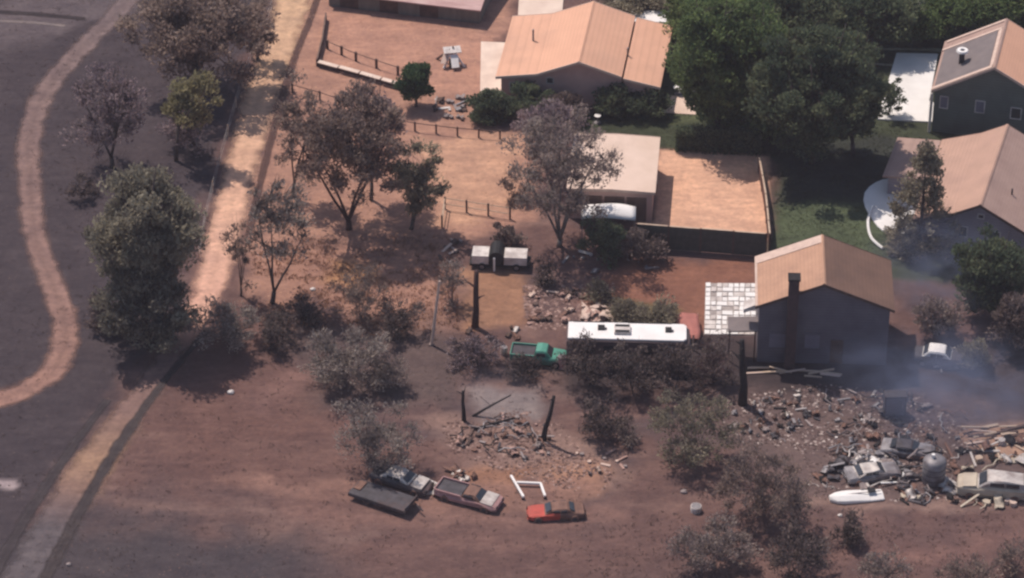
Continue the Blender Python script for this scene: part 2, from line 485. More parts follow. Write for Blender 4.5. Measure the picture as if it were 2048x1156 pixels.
def soil_material(name, edge=False):
    m, t, b = newmat(name)
    at = N(t, 'ShaderNodeAttribute', attribute_name='soil')
    col = at.outputs['Color']
    f1 = noise_fac(t, 0.35, 8, 0.30, 0.70, rough=0.65)
    f2 = noise_fac(t, 2.2, 8, 0.30, 0.72, rough=0.7)
    f3 = noise_fac(t, 0.9, 5, 0.42, 0.66, stretch=(0.35, 1.3, 1))
    col = mix_rgb(t, f1, mix_rgb(t, 1.0, col, (0.80, 0.80, 0.83), 'MULTIPLY'), mix_rgb(t, 1.0, col, (1.18, 1.16, 1.12), 'MULTIPLY'))
    col = mix_rgb(t, f2, mix_rgb(t, 1.0, col, (0.76, 0.77, 0.80), 'MULTIPLY'), mix_rgb(t, 1.0, col, (1.18, 1.17, 1.15), 'MULTIPLY'))
    col = mix_rgb(t, f3, mix_rgb(t, 1.0, col, (0.90, 0.89, 0.90), 'MULTIPLY'), mix_rgb(t, 1.0, col, (1.08, 1.08, 1.07), 'MULTIPLY'))
    t.links.new(col, b.inputs['Base Color'])
    b.inputs['Roughness'].default_value = 0.95
    b.inputs['Specular IOR Level'].default_value = 0.1
    bp = N(t, 'ShaderNodeBump')
    bp.inputs['Strength'].default_value = 0.7
    bp.inputs['Distance'].default_value = 0.12
    t.links.new(noise_fac(t, 1.8, 10, 0.1, 0.9, rough=0.72), bp.inputs['Height'])
    t.links.new(bp.outputs[0], b.inputs['Normal'])
    if edge:
        ea = N(t, 'ShaderNodeAttribute', attribute_name='edge')
        mr = N(t, 'ShaderNodeMath', operation='ADD')
        t.links.new(ea.outputs['Fac'], mr.inputs[0])
        n2 = noise_fac(t, 0.6, 5, 0.3, 0.7)
        s2 = N(t, 'ShaderNodeMath', operation='MULTIPLY_ADD')
        t.links.new(n2, s2.inputs[0]); s2.inputs[1].default_value = 0.5; s2.inputs[2].default_value = -0.25
        t.links.new(s2.outputs[0], mr.inputs[1])
        st = N(t, 'ShaderNodeMapRange', interpolation_type='SMOOTHSTEP')
        st.inputs[1].default_value, st.inputs[2].default_value = 0.05, 0.85
        t.links.new(mr.outputs[0], st.inputs[0])
        tr, mx = N(t, 'ShaderNodeBsdfTransparent'), N(t, 'ShaderNodeMixShader')
        t.links.new(st.outputs[0], mx.inputs[0])
        t.links.new(tr.outputs[0], mx.inputs[1]); t.links.new(b.outputs[0], mx.inputs[2])
        t.links.new(mx.outputs[0], t.nodes['Material Output'].inputs[0])
    return m


M['soil'] = soil_material('soil')
M['track'] = soil_material('track', True)


def vcol(me, C):
    at = me.attributes.new('soil', 'FLOAT_COLOR', 'POINT')
    at.data.foreach_set('color', np.concatenate([C.reshape(-1, 3), np.ones((C.size // 3, 1))], 1).astype(np.float32).ravel())


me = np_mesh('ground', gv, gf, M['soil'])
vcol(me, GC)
ground = bpy.data.objects.new('ground', me)
COL.objects.link(ground)
tag(ground, 'burnt brown and grey bare earth of the whole place', kind='structure')


def smooth_line(pts, n=10):
    pts = [Vector(p) for p in pts]
    out = []
    for i in range(len(pts) - 1):
        p0, p1, p2, p3 = pts[max(i - 1, 0)], pts[i], pts[i + 1], pts[min(i + 2, len(pts) - 1)]
        for k in range(n):
            u = k / n
            out.append(0.5 * ((2 * p1) + (p2 - p0) * u + (2 * p0 - 5 * p1 + 4 * p2 - p3) * u * u + (3 * p1 - p0 - 3 * p2 + p3) * u ** 3))
    out.append(pts[-1])
    return out


def strip(name, label, pix, colf, z, cols=9, bank=0.0):
    """a dirt track: pix = [(px, py, width in metres)], colf(u along 0..1, s across -1..1) -> colour"""
    cl = smooth_line([(*P(x, y).xy, wd) for x, y, wd in pix], 14)
    V, C, E = [], [], []
    n = len(cl)
    for i, c in enumerate(cl):
        t = (cl[min(i + 1, n - 1)] - cl[max(i - 1, 0)]).xy.normalized()
        nrm = Vector((-t.y, t.x))
        for j in range(cols):
            s = -1 + 2 * j / (cols - 1)
            q = c.xy + nrm * (s * c.z / 2)
            V.append((q.x, q.y, z + bank * (1 - s * s)))
            C.append(colf(i / (n - 1), s))
            E.append(1.25 * (1 - abs(s)))
    ii = np.arange(n * cols).reshape(n, cols)
    F = np.stack([ii[:-1, :-1], ii[1:, :-1], ii[1:, 1:], ii[:-1, 1:]], -1).reshape(-1, 4)
    F = F[:, ::-1]
    me = np_mesh(name, np.array(V), F, M['track'])
    vcol(me, np.array(C))
    at = me.attributes.new('edge', 'FLOAT', 'POINT')
    at.data.foreach_set('value', np.array(E, np.float32))
    o = bpy.data.objects.new(name, me)
    COL.objects.link(o)
    return tag(o, label, kind='structure')


def lerp3(a, b, u):
    return tuple(x + (y - x) * u for x, y in zip(a, b))


def path_col(u, s):
    rut = math.exp(-((abs(s) - 0.42) / 0.16) ** 2)
    c = lerp3((0.16, 0.125, 0.125), (0.30, 0.175, 0.14), min(1, u * 1.25))
    c = lerp3((0.44, 0.27, 0.19), c, 0) if u > 0.93 else c
    return tuple(x * (0.86 + 0.32 * rut) for x in c)


strip('path', 'winding pale dirt path through the blackened ground', [
    (300, -60, 3.0), (235, 25, 3.0), (150, 110, 3.0), (85, 195, 3.1), (58, 290, 3.0), (62, 390, 2.9), (72, 480, 2.8), (105, 570, 2.9),
    (130, 650, 3.0), (118, 725, 3.1), (60, 775, 3.1), (-40, 810, 3.0), (-160, 840, 3.0)], path_col, 0.010)


def road_col(u, s):
    # u 0 at the far end; bright sand down to the big pine, then burnt over
    sand = lerp3((0.54, 0.36, 0.22), (0.68, 0.40, 0.30), min(1, u / 0.5))
    if u > 0.56:
        k = min(1, (u - 0.56) / 0.05)
        sand = lerp3(sand, (0.23, 0.145, 0.125), k)
    if u > 0.72:
        k = min(1, (u - 0.72) / 0.08) * (1 - min(1, max(0, u - 0.80) / 0.07))
        sand = lerp3(sand, (0.33, 0.205, 0.14), k)
    if u > 0.84:
        sand = lerp3(sand, (0.125, 0.105, 0.11), min(1, (u - 0.84) / 0.06))
    g = math.exp(-(s / 0.18) ** 2)
    return tuple(x * (1 - 0.12 * g) for x in sand)


strip('road', 'sandy dirt road running up past the burnt trees', [
    (620, -140, 5.0), (588, 0, 4.8), (535, 150, 4.6), (500, 270, 4.0), (470, 380, 3.9), (440, 500, 4.0), (412, 590, 3.5), (370, 665, 3.2), (310, 755, 3.2),
    (235, 860, 4.2), (165, 965, 4.8), (95, 1080, 5.0), (30, 1200, 5.2)], road_col, 0.014)

dk = lambda c: (lambda u, s: tuple(x * (0.8 + 0.4 * abs(s)) for x in c))
strip('ditch', 'dark ditch along the right edge of the dirt road', [
    (668, -140, 0.9), (634, 0, 0.9), (585, 130, 0.9), (548, 260, 0.9), (520, 370, 0.9), (497, 470, 0.8)], dk((0.12, 0.07, 0.06)), 0.018)
strip('ditch', 'dark rut along the road below the big pine', [
    (420, 655, 0.7), (330, 760, 0.9), (255, 865, 1.3), (195, 960, 1.4), (140, 1060, 1.4), (90, 1160, 1.5), (60, 1240, 1.5)], dk((0.072, 0.058, 0.058)), 0.018)
strip('ditch', 'dark rut on the left of the lower road', [
    (215, 800, 0.9), (140, 900, 1.2), (80, 990, 1.3), (20, 1090, 1.4), (-40, 1200, 1.4)], dk((0.066, 0.054, 0.057)), 0.018)
strip('path', 'faint dark burnt strip across the upper left ground', [(-80, 20, 0.9), (60, 28, 1.0), (170, 38, 0.8)], dk((0.05, 0.04, 0.042)), 0.012)
strip('path', 'thin pale strip beside the dark one at upper left', [(-80, 40, 0.7), (50, 44, 0.7), (130, 52, 0.6)], dk((0.22, 0.18, 0.17)), 0.013)
strip('path', 'pale garden path behind the white patio at far right', [(1690, 98, 0.6), (1760, 98, 0.7), (1885, 100, 0.7)], dk((0.36, 0.36, 0.26)), 0.012)
strip('path', 'short pale walk beside the white patio at far right', [(1735, 127, 0.6), (1790, 131, 0.7)], dk((0.34, 0.34, 0.25)), 0.012)

# ------------------------------------------------------------------ buildings


def slab_poly(line, th):
    """closed (x, z) outline of a roof sheet of thickness th below the polyline"""
    return [(x, z - th) for x, z in line] + [(x, z) for x, z in reversed(line)]


def frame_of(fl, fr, z):
    a, b = P(*fl, z), P(*fr, z)
    d = (b - a).xy
    return a, math.atan2(d.y, d.x), d.length


def window(root, mount, wdt, hgt, pane_mat, face='y', frame_mat=None):
    """a window on a front wall: frame with its pane"""
    x, y, z = mount
    fm = frame_mat or M['white_dirty']
    f = MB()
    b = 0.09
    outer = [(x - wdt / 2, z - hgt / 2), (x + wdt / 2, z - hgt / 2), (x + wdt / 2, z + hgt / 2), (x - wdt / 2, z + hgt / 2)]
    inner = [(x - wdt / 2 + b, z - hgt / 2 + b), (x + wdt / 2 - b, z - hgt / 2 + b), (x + wdt / 2 - b, z + hgt / 2 - b), (x - wdt / 2 + b, z + hgt / 2 - b)]
    vs = [(p[0], yy, p[1]) for yy in (y - 0.07, y + 0.02) for p in outer] + [(p[0], yy, p[1]) for yy in (y - 0.07, y + 0.02) for p in inner]
    fs = []
    for i in range(4):
        j = (i + 1) % 4
        fs += [(i, j, 8 + j, 8 + i), (4 + j, 4 + i, 12 + i, 12 + j), (j, i, 4 + i, 4 + j), (8 + i, 8 + j, 12 + j, 12 + i)]
    f.add(vs, fs)
    o = f.build('window', fm, root)
    MB().box((x, y - 0.02, z), (wdt - 2 * b + 0.01, 0.03, hgt - 2 * b + 0.01)).build('pane', pane_mat, o)
    return o


def walls_under(line, x0, x1, drop):
    """wall outline (x, z) below a roof polyline between x0 and x1"""
    def zat(x):
        for (xa, za), (xb, zb) in zip(line, line[1:]):
            if xa <= x <= xb:
                return za + (zb - za) * (x - xa) / (xb - xa)
        return line[-1][1]
    top = [(x0, zat(x0) - drop)] + [(x, z - drop) for x, z in line if x0 < x < x1] + [(x1, zat(x1) - drop)]
    return [(x0, -0.05), (x1, -0.05)] + top[::-1]


def house(name, label, fl, fr, z_eave, lines, depth, roof_mats, wall_mat, fascia_mat, over=0.45, back_over=0.3, seams=True, rot_adj=0.0, cat='house'):
    """lines: roof polylines of (fraction of the front, height); each becomes a roof sheet"""
    a, rz, wd = frame_of(fl, fr, z_eave)
    root = empty(name, (a.x, a.y, 0), rz + rot_adj)
    tag(root, label, cat)
    L = [[(u * wd, z) for u, z in l] for l in lines]
    for k, l in enumerate(L):
        m = roof_mats[k % len(roof_mats)]
        if isinstance(m, tuple):
            for (pa, pb), mm in zip(zip(l, l[1:]), m):
                MB().prism_y(slab_poly([pa, pb], 0.16), 0, depth).build('roof', mm, root)
        else:
            r = MB().prism_y(slab_poly(l, 0.16), 0, depth).build('roof', m, root)
        # fascia along the front rake, a little proud of the sheet
        MB().prism_y(slab_poly([(x, z + 0.03) for x, z in l], 0.26), -0.06, -0.002).build('fascia', fascia_mat, root)
        MB().prism_y(slab_poly([(x, z + 0.03) for x, z in l], 0.26), depth + 0.002, depth + 0.06).build('fascia', fascia_mat, root)
        if seams and len(l) > 2:
            top = max(l, key=lambda p: p[1])
            MB().prism_y([(top[0] - 0.16, top[1] - 0.02), (top[0] + 0.16, top[1] - 0.02), (top[0], top[1] + 0.07)], 0.02, depth - 0.02).build('ridge_cap', m if not isinstance(m, tuple) else m[0], root)
        lo, hi = l[0][0], l[-1][0]
        x0 = lo + (over if k == 0 else 0.02)
        x1 = hi - (over if k == len(L) - 1 else 0.02)
        MB().prism_y(walls_under(l, x0, x1, 0.165), over, depth - back_over).build('wall', wall_mat, root)
    return root, wd


# the tan house at the top
h1, w1 = house('house', 'low wide house with broad salmon roof and front gable behind hedges', (991, 154), (1322, 171), 2.7,
               [[(0, 2.75), (0.25, 3.35), (0.505, 4.95), (0.765, 3.7)], [(0.775, 3.55), (1.0, 2.9)]], 10.8,
               [M['roof_salmon'], M['roof_salmon']], M['wall_brown'], M['roof_pale'], rot_adj=R(-2.5))
window(h1, (4.9, 0.45, 2.5), 0.7, 0.7, M['glass'])
window(h1, (2.0, 0.45, 1.5), 1.6, 1.1, M['glass'])
window(h1, (w1 - 2.2, 0.45, 1.2), 1.4, 1.0, M['glass'])
for x, y in ((2.6, 6.0), (11.5, 4.0)):
    MB().tube([(x, y, 3.0), (x, y, 4.35)], [0.09, 0.09], 8).build('vent_pipe', M['metal_grey'], h1)
sl = MB().prism_z([(p.x, p.y) for p in (P(960, 200), P(1000, 205), P(1012, 86), P(962, 84))], 0.004, 0.06).build('patio', M['concrete_tan'])
tag(sl, 'pale concrete strip along the left side of the salmon house', kind='structure')

# pale-roofed garage
h2, w2 = house('garage', 'flat pale roofed garage behind the big sparse tree', (1133, 377), (1311, 381), 3.2,
               [[(0, 3.22), (0.5, 3.34), (1, 3.2)]], 8.8, [M['roof_pale']], M['wall_brown'], M['trim_pale'], over=0.25, back_over=0.2, seams=False, rot_adj=R(-2.5), cat='garage')
for k in range(3):
    MB().box((2.2 + k * 1.9, 0.225, 1.25), (1.7, 0.05, 2.4)).build('door_panel', M['wood'], h2)
MB().tube([(w2 - 0.12, 6.2, 0.0), (w2 - 0.12, 6.2, 3.0)], [0.06, 0.06], 6).build('downpipe', M['white_dirty'], h2)

# dark gabled house with chimney
h3, w3 = house('house', 'tall dark walled house with tan gable roof and chimney beside burnt rubble', (1511, 613), (1789, 614), 5.7,
               [[(0, 5.7), (0.483, 8.05), (1, 5.7)]], 7.0, [(M['roof_tan'], M['roof_brown'])], M['wall_blue'], M['wood_dark'], over=0.35, rot_adj=R(-2.5))
ch = MB().box((2.95, -0.12, 4.3), (0.82, 0.85, 8.7)).build('chimney', M['brick_dark'], h3)
MB().box((2.95, -0.12, 8.73), (1.0, 1.02, 0.16)).build('chimney_cap', M['char'], ch)
window(h3, (1.9, 0.35, 2.2), 1.5, 1.5, M['glass_pale'], frame_mat=M['wall_blue'])
window(h3, (4.7, 0.35, 2.2), 1.4, 1.5, M['glass_pale'], frame_mat=M['wall_blue'])
d = MB().box((6.7, 0.335, 1.25), (1.0, 0.06, 2.3)).build('door', M['wood_dark'], h3)
MB().tube([(7.05, 0.30, 1.2), (7.05, 0.22, 1.2)], [0.04, 0.04], 6).build('handle', M['metal_grey'], d)
MB().prism_y(slab_poly([(0.05, 5.78), (w3 * 0.483, 8.11)], 0.05), 5.9, 6.98).build('roof_strip', M['trim_pale'], h3)
MB().prism_y(slab_poly([(0.0, 5.745), (0.18, 5.83)], 0.12), 0.03, 6.97).build('eave_trim', M['trim_pale'], h3)
# porch roof and the small awning on its left
pr = MB()
pr.prism_y(slab_poly([(-2.1, 3.05), (0.33, 3.2)], 0.12), 0.2, 2.2).build('porch_roof', M['roof_grey'], h3)
for x in (-1.95, 0.1):
    MB().box((x, 0.35, 1.45), (0.12, 0.12, 2.95)).build('porch_post', M['wood_dark'], h3)
MB().prism_y([(-0.9, 4.4), (0.33, 4.9), (0.33, 5.35), (-0.9, 4.75)], 0.9, 2.0).build('awning', M['white_dirty'], h3)

# house at the top right with the grey covered slope
h4, w4 = house('house', 'green walled house at top right with grey slope and pale roof edges', (1862, 181), (2122, 200), 4.4,
               [[(0, 4.4), (0.47, 7.6), (1, 4.3)]], 8.6, [(M['roof_mauve'], M['roof_salmon'])], M['wall_green'], M['trim_pale'], over=0.3, rot_adj=R(-6))


def on_slope(u, yv, l=((0, 4.4), (0.47, 7.6)), wd=w4):
    return (u * wd, yv, l[0][1] + (l[1][1] - l[0][1]) * u / l[1][0])


def sheet_on(u0, u1, y0, y1, lift, th, mtl, name, par):
    a, b_ = on_slope(u0, 0), on_slope(u1, 0)
    return MB().prism_y([(a[0], a[2] + lift), (b_[0], b_[2] + lift), (b_[0], b_[2] + lift + th), (a[0], a[2] + lift + th)], y0, y1).build(name, mtl, par)


gs = sheet_on(0.02, 0.425, 0.45, 6.8, 0.012, 0.05, M['roof_grey'], 'grey_covering', h4)
for (u0, u1, y0, y1) in ((0.0, 0.45, 0.02, 0.42), (0.0, 0.45, 6.85, 7.15), (0.43, 0.455, 0.45, 6.8), (0.02, 0.46, 8.2, 8.5)):
    sheet_on(u0, u1, y0, y1, 0.012, 0.09, M['trim_pale'], 'roof_batten', h4)
vx = on_slope(0.19, 3.2)
vp = MB().tube([(vx[0], 3.2, vx[2] - 0.1), (vx[0], 3.2, vx[2] + 1.2)], [0.26, 0.24], 12).build('flue', M['metal_burnt'], h4)
rg = MB()
q = [(math.cos(2 * math.pi * k / 16), math.sin(2 * math.pi * k / 16)) for k in range(16)]
rg.add([(vx[0] + c * 0.55, 3.2 + s_ * 0.55, vx[2] + 1.2) for c, s_ in q] + [(vx[0] + c * 0.48, 3.2 + s_ * 0.48, vx[2] + 1.36) for c, s_ in q] + [(vx[0] + c * 0.22, 3.2 + s_ * 0.22, vx[2] + 1.36) for c, s_ in q] + [(vx[0] + c * 0.22, 3.2 + s_ * 0.22, vx[2] + 1.2) for c, s_ in q],
       [(r * 16 + k, r * 16 + (k + 1) % 16, ((r + 1) % 4) * 16 + (k + 1) % 16, ((r + 1) % 4) * 16 + k) for r in range(4) for k in range(16)])
rg.build('flue_cap', M['white'], vp)
window(h4, (1.2, 0.3, 3.2), 0.8, 1.3, M['glass_pale'])
window(h4, (4.4, 0.3, 3.2), 0.9, 1.3, M['glass_pale'])
window(h4, (7.6, 0.3, 3.0), 1.0, 1.2, M['glass'])
MB().tube([(0.1, 0.2, 0), (0.1, 0.2, 4.0)], [0.13, 0.13], 8).build('downpipe', M['white_dirty'], h4)

# second house at the right edge
h5, w5 = house('house', 'mauve roofed gable house at right edge behind the pointed tree', (1905, 430), (2012, 436), 3.6,
               [[(-0.75, 2.45), (0.0, 3.75), (0.5, 5.05), (1.5, 2.75)]], 13.2, [(M['roof_tanmauve'], M['roof_tanmauve'], M['roof_mauve'])], M['wall_lav'], M['wood_dark'], over=0.35, rot_adj=R(-11))
MB().prism_y(slab_poly([(-1.62 * w5, 2.05), (-0.76 * w5, 2.43)], 0.16), 6.6, 13.1).build('wing_roof', M['roof_mauve'], h5)
MB().prism_y([(-1.52 * w5, -0.05), (-0.70 * w5, -0.05), (-0.70 * w5, 2.25), (-1.52 * w5, 1.90)], 6.9, 12.9).build('wing_wall', M['wall_lav'], h5)
window(h5, (0.9, 0.35, 1.9), 0.9, 1.1, M['glass'])
window(h5, (3.6, 0.35, 1.9), 1.1, 1.1, M['glass'])
window(h5, (2.35, 0.35, 3.7), 0.6, 0.5, M['glass'])
for x, y, z in ((4.3, 4.0, 3.9), (5.2, 8.0, 3.5)):
    MB().tube([(x, y, z), (x, y, z + 0.65)], [0.08, 0.08], 8).build('vent_pipe', M['metal_burnt'], h5)

# barn at the very top
ba, bb = P(652, 14), P(985, 54)
bd = (bb - ba).xy
brz = math.atan2(bd.y, bd.x)
h6 = empty('barn', (ba.x, ba.y, 0), brz)
tag(h6, 'long barn with streaked pink metal roof at top edge above the corral', 'barn')
bl = bd.length
MB().add([(x, y, z) for x in (0.2, bl - 1.3) for y, z in ((0.3, -0.05), (7.6, -0.05), (7.6, 1.6 + 7.6 * 0.2), (0.3, 1.6 + 0.3 * 0.2))],
         [(0, 3, 2, 1), (4, 5, 6, 7), (0, 1, 5, 4), (1, 2, 6, 5), (2, 3, 7, 6), (3, 0, 4, 7)]).build('wall', M['wall_barn'], h6)
rb = MB().add([(x, y, 1.65 + y * 0.2 + t_) for t_ in (0, 0.12) for x, y in ((3.8, -0.2), (bl - 1.1, -0.2), (bl - 1.1, 8.2), (3.8, 8.2))],
              [(0, 3, 2, 1), (4, 5, 6, 7), (0, 1, 5, 4), (1, 2, 6, 5), (2, 3, 7, 6), (3, 0, 4, 7)]).build('roof', mat('roof_pink', (0.56, 0.38, 0.35), (0.42, 0.26, 0.24), 0.8, stretch=(0.5, 3, 1), bump=0.2, stain=(0.66, 0.52, 0.48)), h6)
MB().add([(x, y, 1.63 + y * 0.2 + t_) for t_ in (0, 0.1) for x, y in ((0.0, 0.0), (3.78, 0.0), (3.78, 8.0), (0.0, 8.0))],
         [(0, 3, 2, 1), (4, 5, 6, 7), (0, 1, 5, 4), (1, 2, 6, 5), (2, 3, 7, 6), (3, 0, 4, 7)]).build('roof', M['roof_grey'], h6)
for k in range(3):
    MB().box((2.2 + k * 3.9, 0.28, 0.75), (1.8, 0.05, 1.4)).build('door', M['wood_dark'], h6)

# far sheds and slabs along the top edge
a0 = P(1036, 34)
o = MB().prism_z([(p.x, p.y) for p in (P(1036, 32), P(1124, 34), P(1130, -40), P(1040, -40))], 0.004, 0.12).build('patio', M['concrete_tan'])
tag(o, 'pale concrete slab behind the salmon house', kind='structure')
o = MB().prism_z([(p.x, p.y) for p in (P(1240, 44), P(1385, 46), P(1392, 24), P(1250, 22))], 0.004, 0.08).build('patio', M['concrete'])
tag(o, 'bright white concrete walk behind the salmon house', kind='structure')
# white concrete patio beside the green house
o = MB().prism_z([(p.x, p.y) for p in (P(1754, 240), P(1868, 246), P(1868, 208), P(1858, 204), P(1876, 110), P(1793, 108))], 0.004, 0.14).build('patio', M['concrete'])
tag(o, 'bright white concrete patio beside the green walled house', kind='structure')
# rounded white patio behind the pointed tree
cpt = P(1788, 415)
ring = []
for k in range(24):
    q = 2 * math.pi * k / 24
    ring.append((cpt.x + 2.5 * math.cos(q) * (1 + 0.08 * math.sin(3 * q)), cpt.y + 4.4 * math.sin(q)))
o = MB().prism_z(ring, 0.004, 0.12).build('patio', M['concrete'])
tag(o, 'rounded white patio under the pointed tree by the mauve roof', kind='structure')
# edging wall of that patio
pts = [P(1765, 500), P(1742, 478), P(1736, 445), P(1745, 415)]
mb = MB()
mb.tube([(p.x, p.y, 0.18) for p in smooth_line(pts, 6)], [0.13] * 19, 6)
tag(mb.build('garden_wall', M['white']), 'low curved white wall left of the pointed tree', 'wall')

# paved square left of the dark house: a base and its stones
base_px = [(1410, 668), (1508, 668), (1508, 570), (1410, 570)]
A, B_, D_ = P(1408, 670), P(1512, 671), P(1411, 567)
pav = MB().prism_z([(p.x, p.y) for p in (A, B_, B_ + (D_ - A), D_)], 0.004, 0.05).build('pavement', mat('mortar', (0.40, 0.35, 0.325), (0.26, 0.22, 0.205), 2))
tag(pav, 'square patio of irregular white paving stones', kind='structure')
ux, uy = (B_ - A) / 9.0, (D_ - A) / 11.0
for j in range(11):
    i = 0
    while i < 9:
        n = 2 if (random.random() < 0.3 and i < 8) else 1
        if random.random() < 0.93:
            sh = [random.uniform(0.03, 0.16) for _ in range(4)]
            q = []
            for (s_, t_) in ((i + sh[0], j + sh[1]), (i + n - sh[2], j + sh[0]), (i + n - sh[1], j + 1 - sh[3]), (i + sh[3], j + 1 - sh[2])):
                p = A + ux * s_ + uy * t_
                q.append((p.x, p.y))
            MB().prism_z(q, 0.05, 0.05 + random.uniform(0.04, 0.10)).build('paving_stone', random.choice([M['white'], M['white'], M['white_dirty'], M['concrete']]), pav)
        i += n

# ------------------------------------------------------------------ fences


def fence(name, label, pix, height, spacing=2.4, style='panel', post_m=None, fill_m=None, post_r=0.07, rails=2, cat='fence', cap_m=None, cap_w=0.14):
    pts = [P(x, y) for x, y in pix]
    root = empty(name, pts[0])
    tag(root, label, cat)
    o0 = pts[0]
    pm = MB().box((0, 0, height / 2), (post_r * 2, post_r * 2, height + 0.12)).mesh('post', post_m or M['wood_dark'])
    first = True
    for a, b in zip(pts, pts[1:]):
        d = (b - a)
        n = max(1, round(d.length / spacing))
        rz = math.atan2(d.y, d.x)
        st = d.length / n
        for k in range(0 if first else 1, n + 1):
            p = a + d * (k / n) - o0
            inst(pm, 'post', root, (p.x, p.y, 0), (0, 0, rz))
        first = False
        if style == 'panel':
            nb = 12
            out = []
            for q in range(nb):
                x0, x1 = post_r + (st - 2 * post_r) * q / nb, post_r + (st - 2 * post_r) * (q + 1) / nb
                yy = 0.03 if q % 2 else 0.018
                out += [(x0, -yy), (x1, -yy)]
            poly = out + [(x, -y) for x, y in reversed(out)]
            pmesh = MB().prism_z(poly, 0.04, height).mesh('panel', fill_m or M['wood'])
            cmesh = MB().box((st / 2, 0, height + 0.03), (st - 2 * post_r - 0.01, cap_w, 0.06)).mesh('cap_rail', cap_m or fill_m or M['wood'])
            for k in range(n):
                p = a + d * (k / n) - o0
                po = inst(pmesh, 'panel', root, (p.x, p.y, random.uniform(-0.02, 0.03)), (0, 0, rz + random.uniform(-0.006, 0.006)))
                inst(cmesh, 'cap_rail', po)
        else:
            r = 0.045 if style == 'rail' else 0.014
            for q in range(rails):
                z = height * (q + 1) / rails - 0.06
                rm = MB().tube([(post_r, 0, z), (st / 2, 0, z - (0.02 if style == 'rail' else 0.05)), (st - post_r, 0, z)], [r] * 3, 5).mesh('rail' if style == 'rail' else 'wire', fill_m or M['wood'])
                for k in range(n):
                    p = a + d * (k / n) - o0
                    inst(rm, 'rail' if style == 'rail' else 'wire', root, (p.x, p.y, 0), (0, 0, rz))
    return root


fence('fence', 'board fence closing the front of the bright dirt lot', [(1272, 494), (1400, 504), (1531, 514)], 2.35, cap_m=M['wood_pale'], fill_m=M['fence_dark'])
fence('fence', 'board fence on the right side of the bright dirt lot', [(1538, 500), (1530, 420), (1517, 345)], 1.6, cap_m=M['wood_pale'], fill_m=M['rust'])
fence('corral_fence', 'pale topped plank fence along the front of the corral', [(636, 132), (720, 155), (806, 180)], 0.5, cap_m=M['concrete_tan'], fill_m=M['wood_dark'], cap_w=0.5)
fence('corral_fence', 'brown plank fence along the left end of the corral', [(652, 40), (645, 90), (634, 132)], 0.7, fill_m=M['wood'])
fence('corral_fence', 'row of small posts with rails dividing the corral', [(655, 98), (712, 122), (753, 136), (796, 150)], 0.9, style='rail', post_m=M['wood_dark'], fill_m=M['wood'], spacing=1.95, post_r=0.09, rails=1)
fence('wire_fence', 'dark wire fence below the corral by the dirt road', [(585, 185), (640, 200), (704, 222)], 0.9, style='rail', post_m=M['wood_dark'], fill_m=M['wood_dark'], spacing=2.0, rails=1)
fence('wire_fence', 'dark wire fence running right under the round green tree', [(762, 248), (830, 262), (915, 272), (1000, 278)], 0.9, style='rail', post_m=M['wood_dark'], fill_m=M['wood_dark'], spacing=2.0, rails=1)
fence('pipe_fence', 'pale pipe rail fence beside the big sparse tree', [(884, 455), (890, 418), (1020, 438)], 1.2, style='rail', post_m=M['wood_dark'], fill_m=M['wood_pale'], spacing=2.2, rails=2)
fence('wire_fence', 'thin wire fence along the left side of the dirt road', [(545, 20), (520, 80), (488, 160), (440, 330), (412, 440), (398, 520)], 1.1, style='wire', post_m=M['wood_pale'], fill_m=M['metal_pale'], spacing=4.5, post_r=0.04)

# ------------------------------------------------------------------ trees and shrubs


def quads(C, size, seed, axis_=None, lean=0.0):
    """leaf shaped quads round the centres C"""
    r = np.random.default_rng(seed)
    n = len(C)
    a = r.normal(size=(n, 3)); a[:, 2] *= 0.75
    a /= np.linalg.norm(a, axis=1, keepdims=True)
    if axis_ is not None:
        a = a * 0.75 + axis_ * lean
        a /= np.linalg.norm(a, axis=1, keepdims=True)
    b = np.cross(a, r.normal(size=(n, 3)))
    b /= np.linalg.norm(b, axis=1, keepdims=True) + 1e-9
    s = (size * r.uniform(0.55, 1.45, n))[:, None]
    V = np.stack([C - a * s, C + b * s * 0.5 + a * s * 0.15, C + a * s, C - b * s * 0.5 + a * s * 0.1], 1).reshape(-1, 3)
    F = np.arange(4 * n).reshape(n, 4)
    return V, F


DENS = 1.5


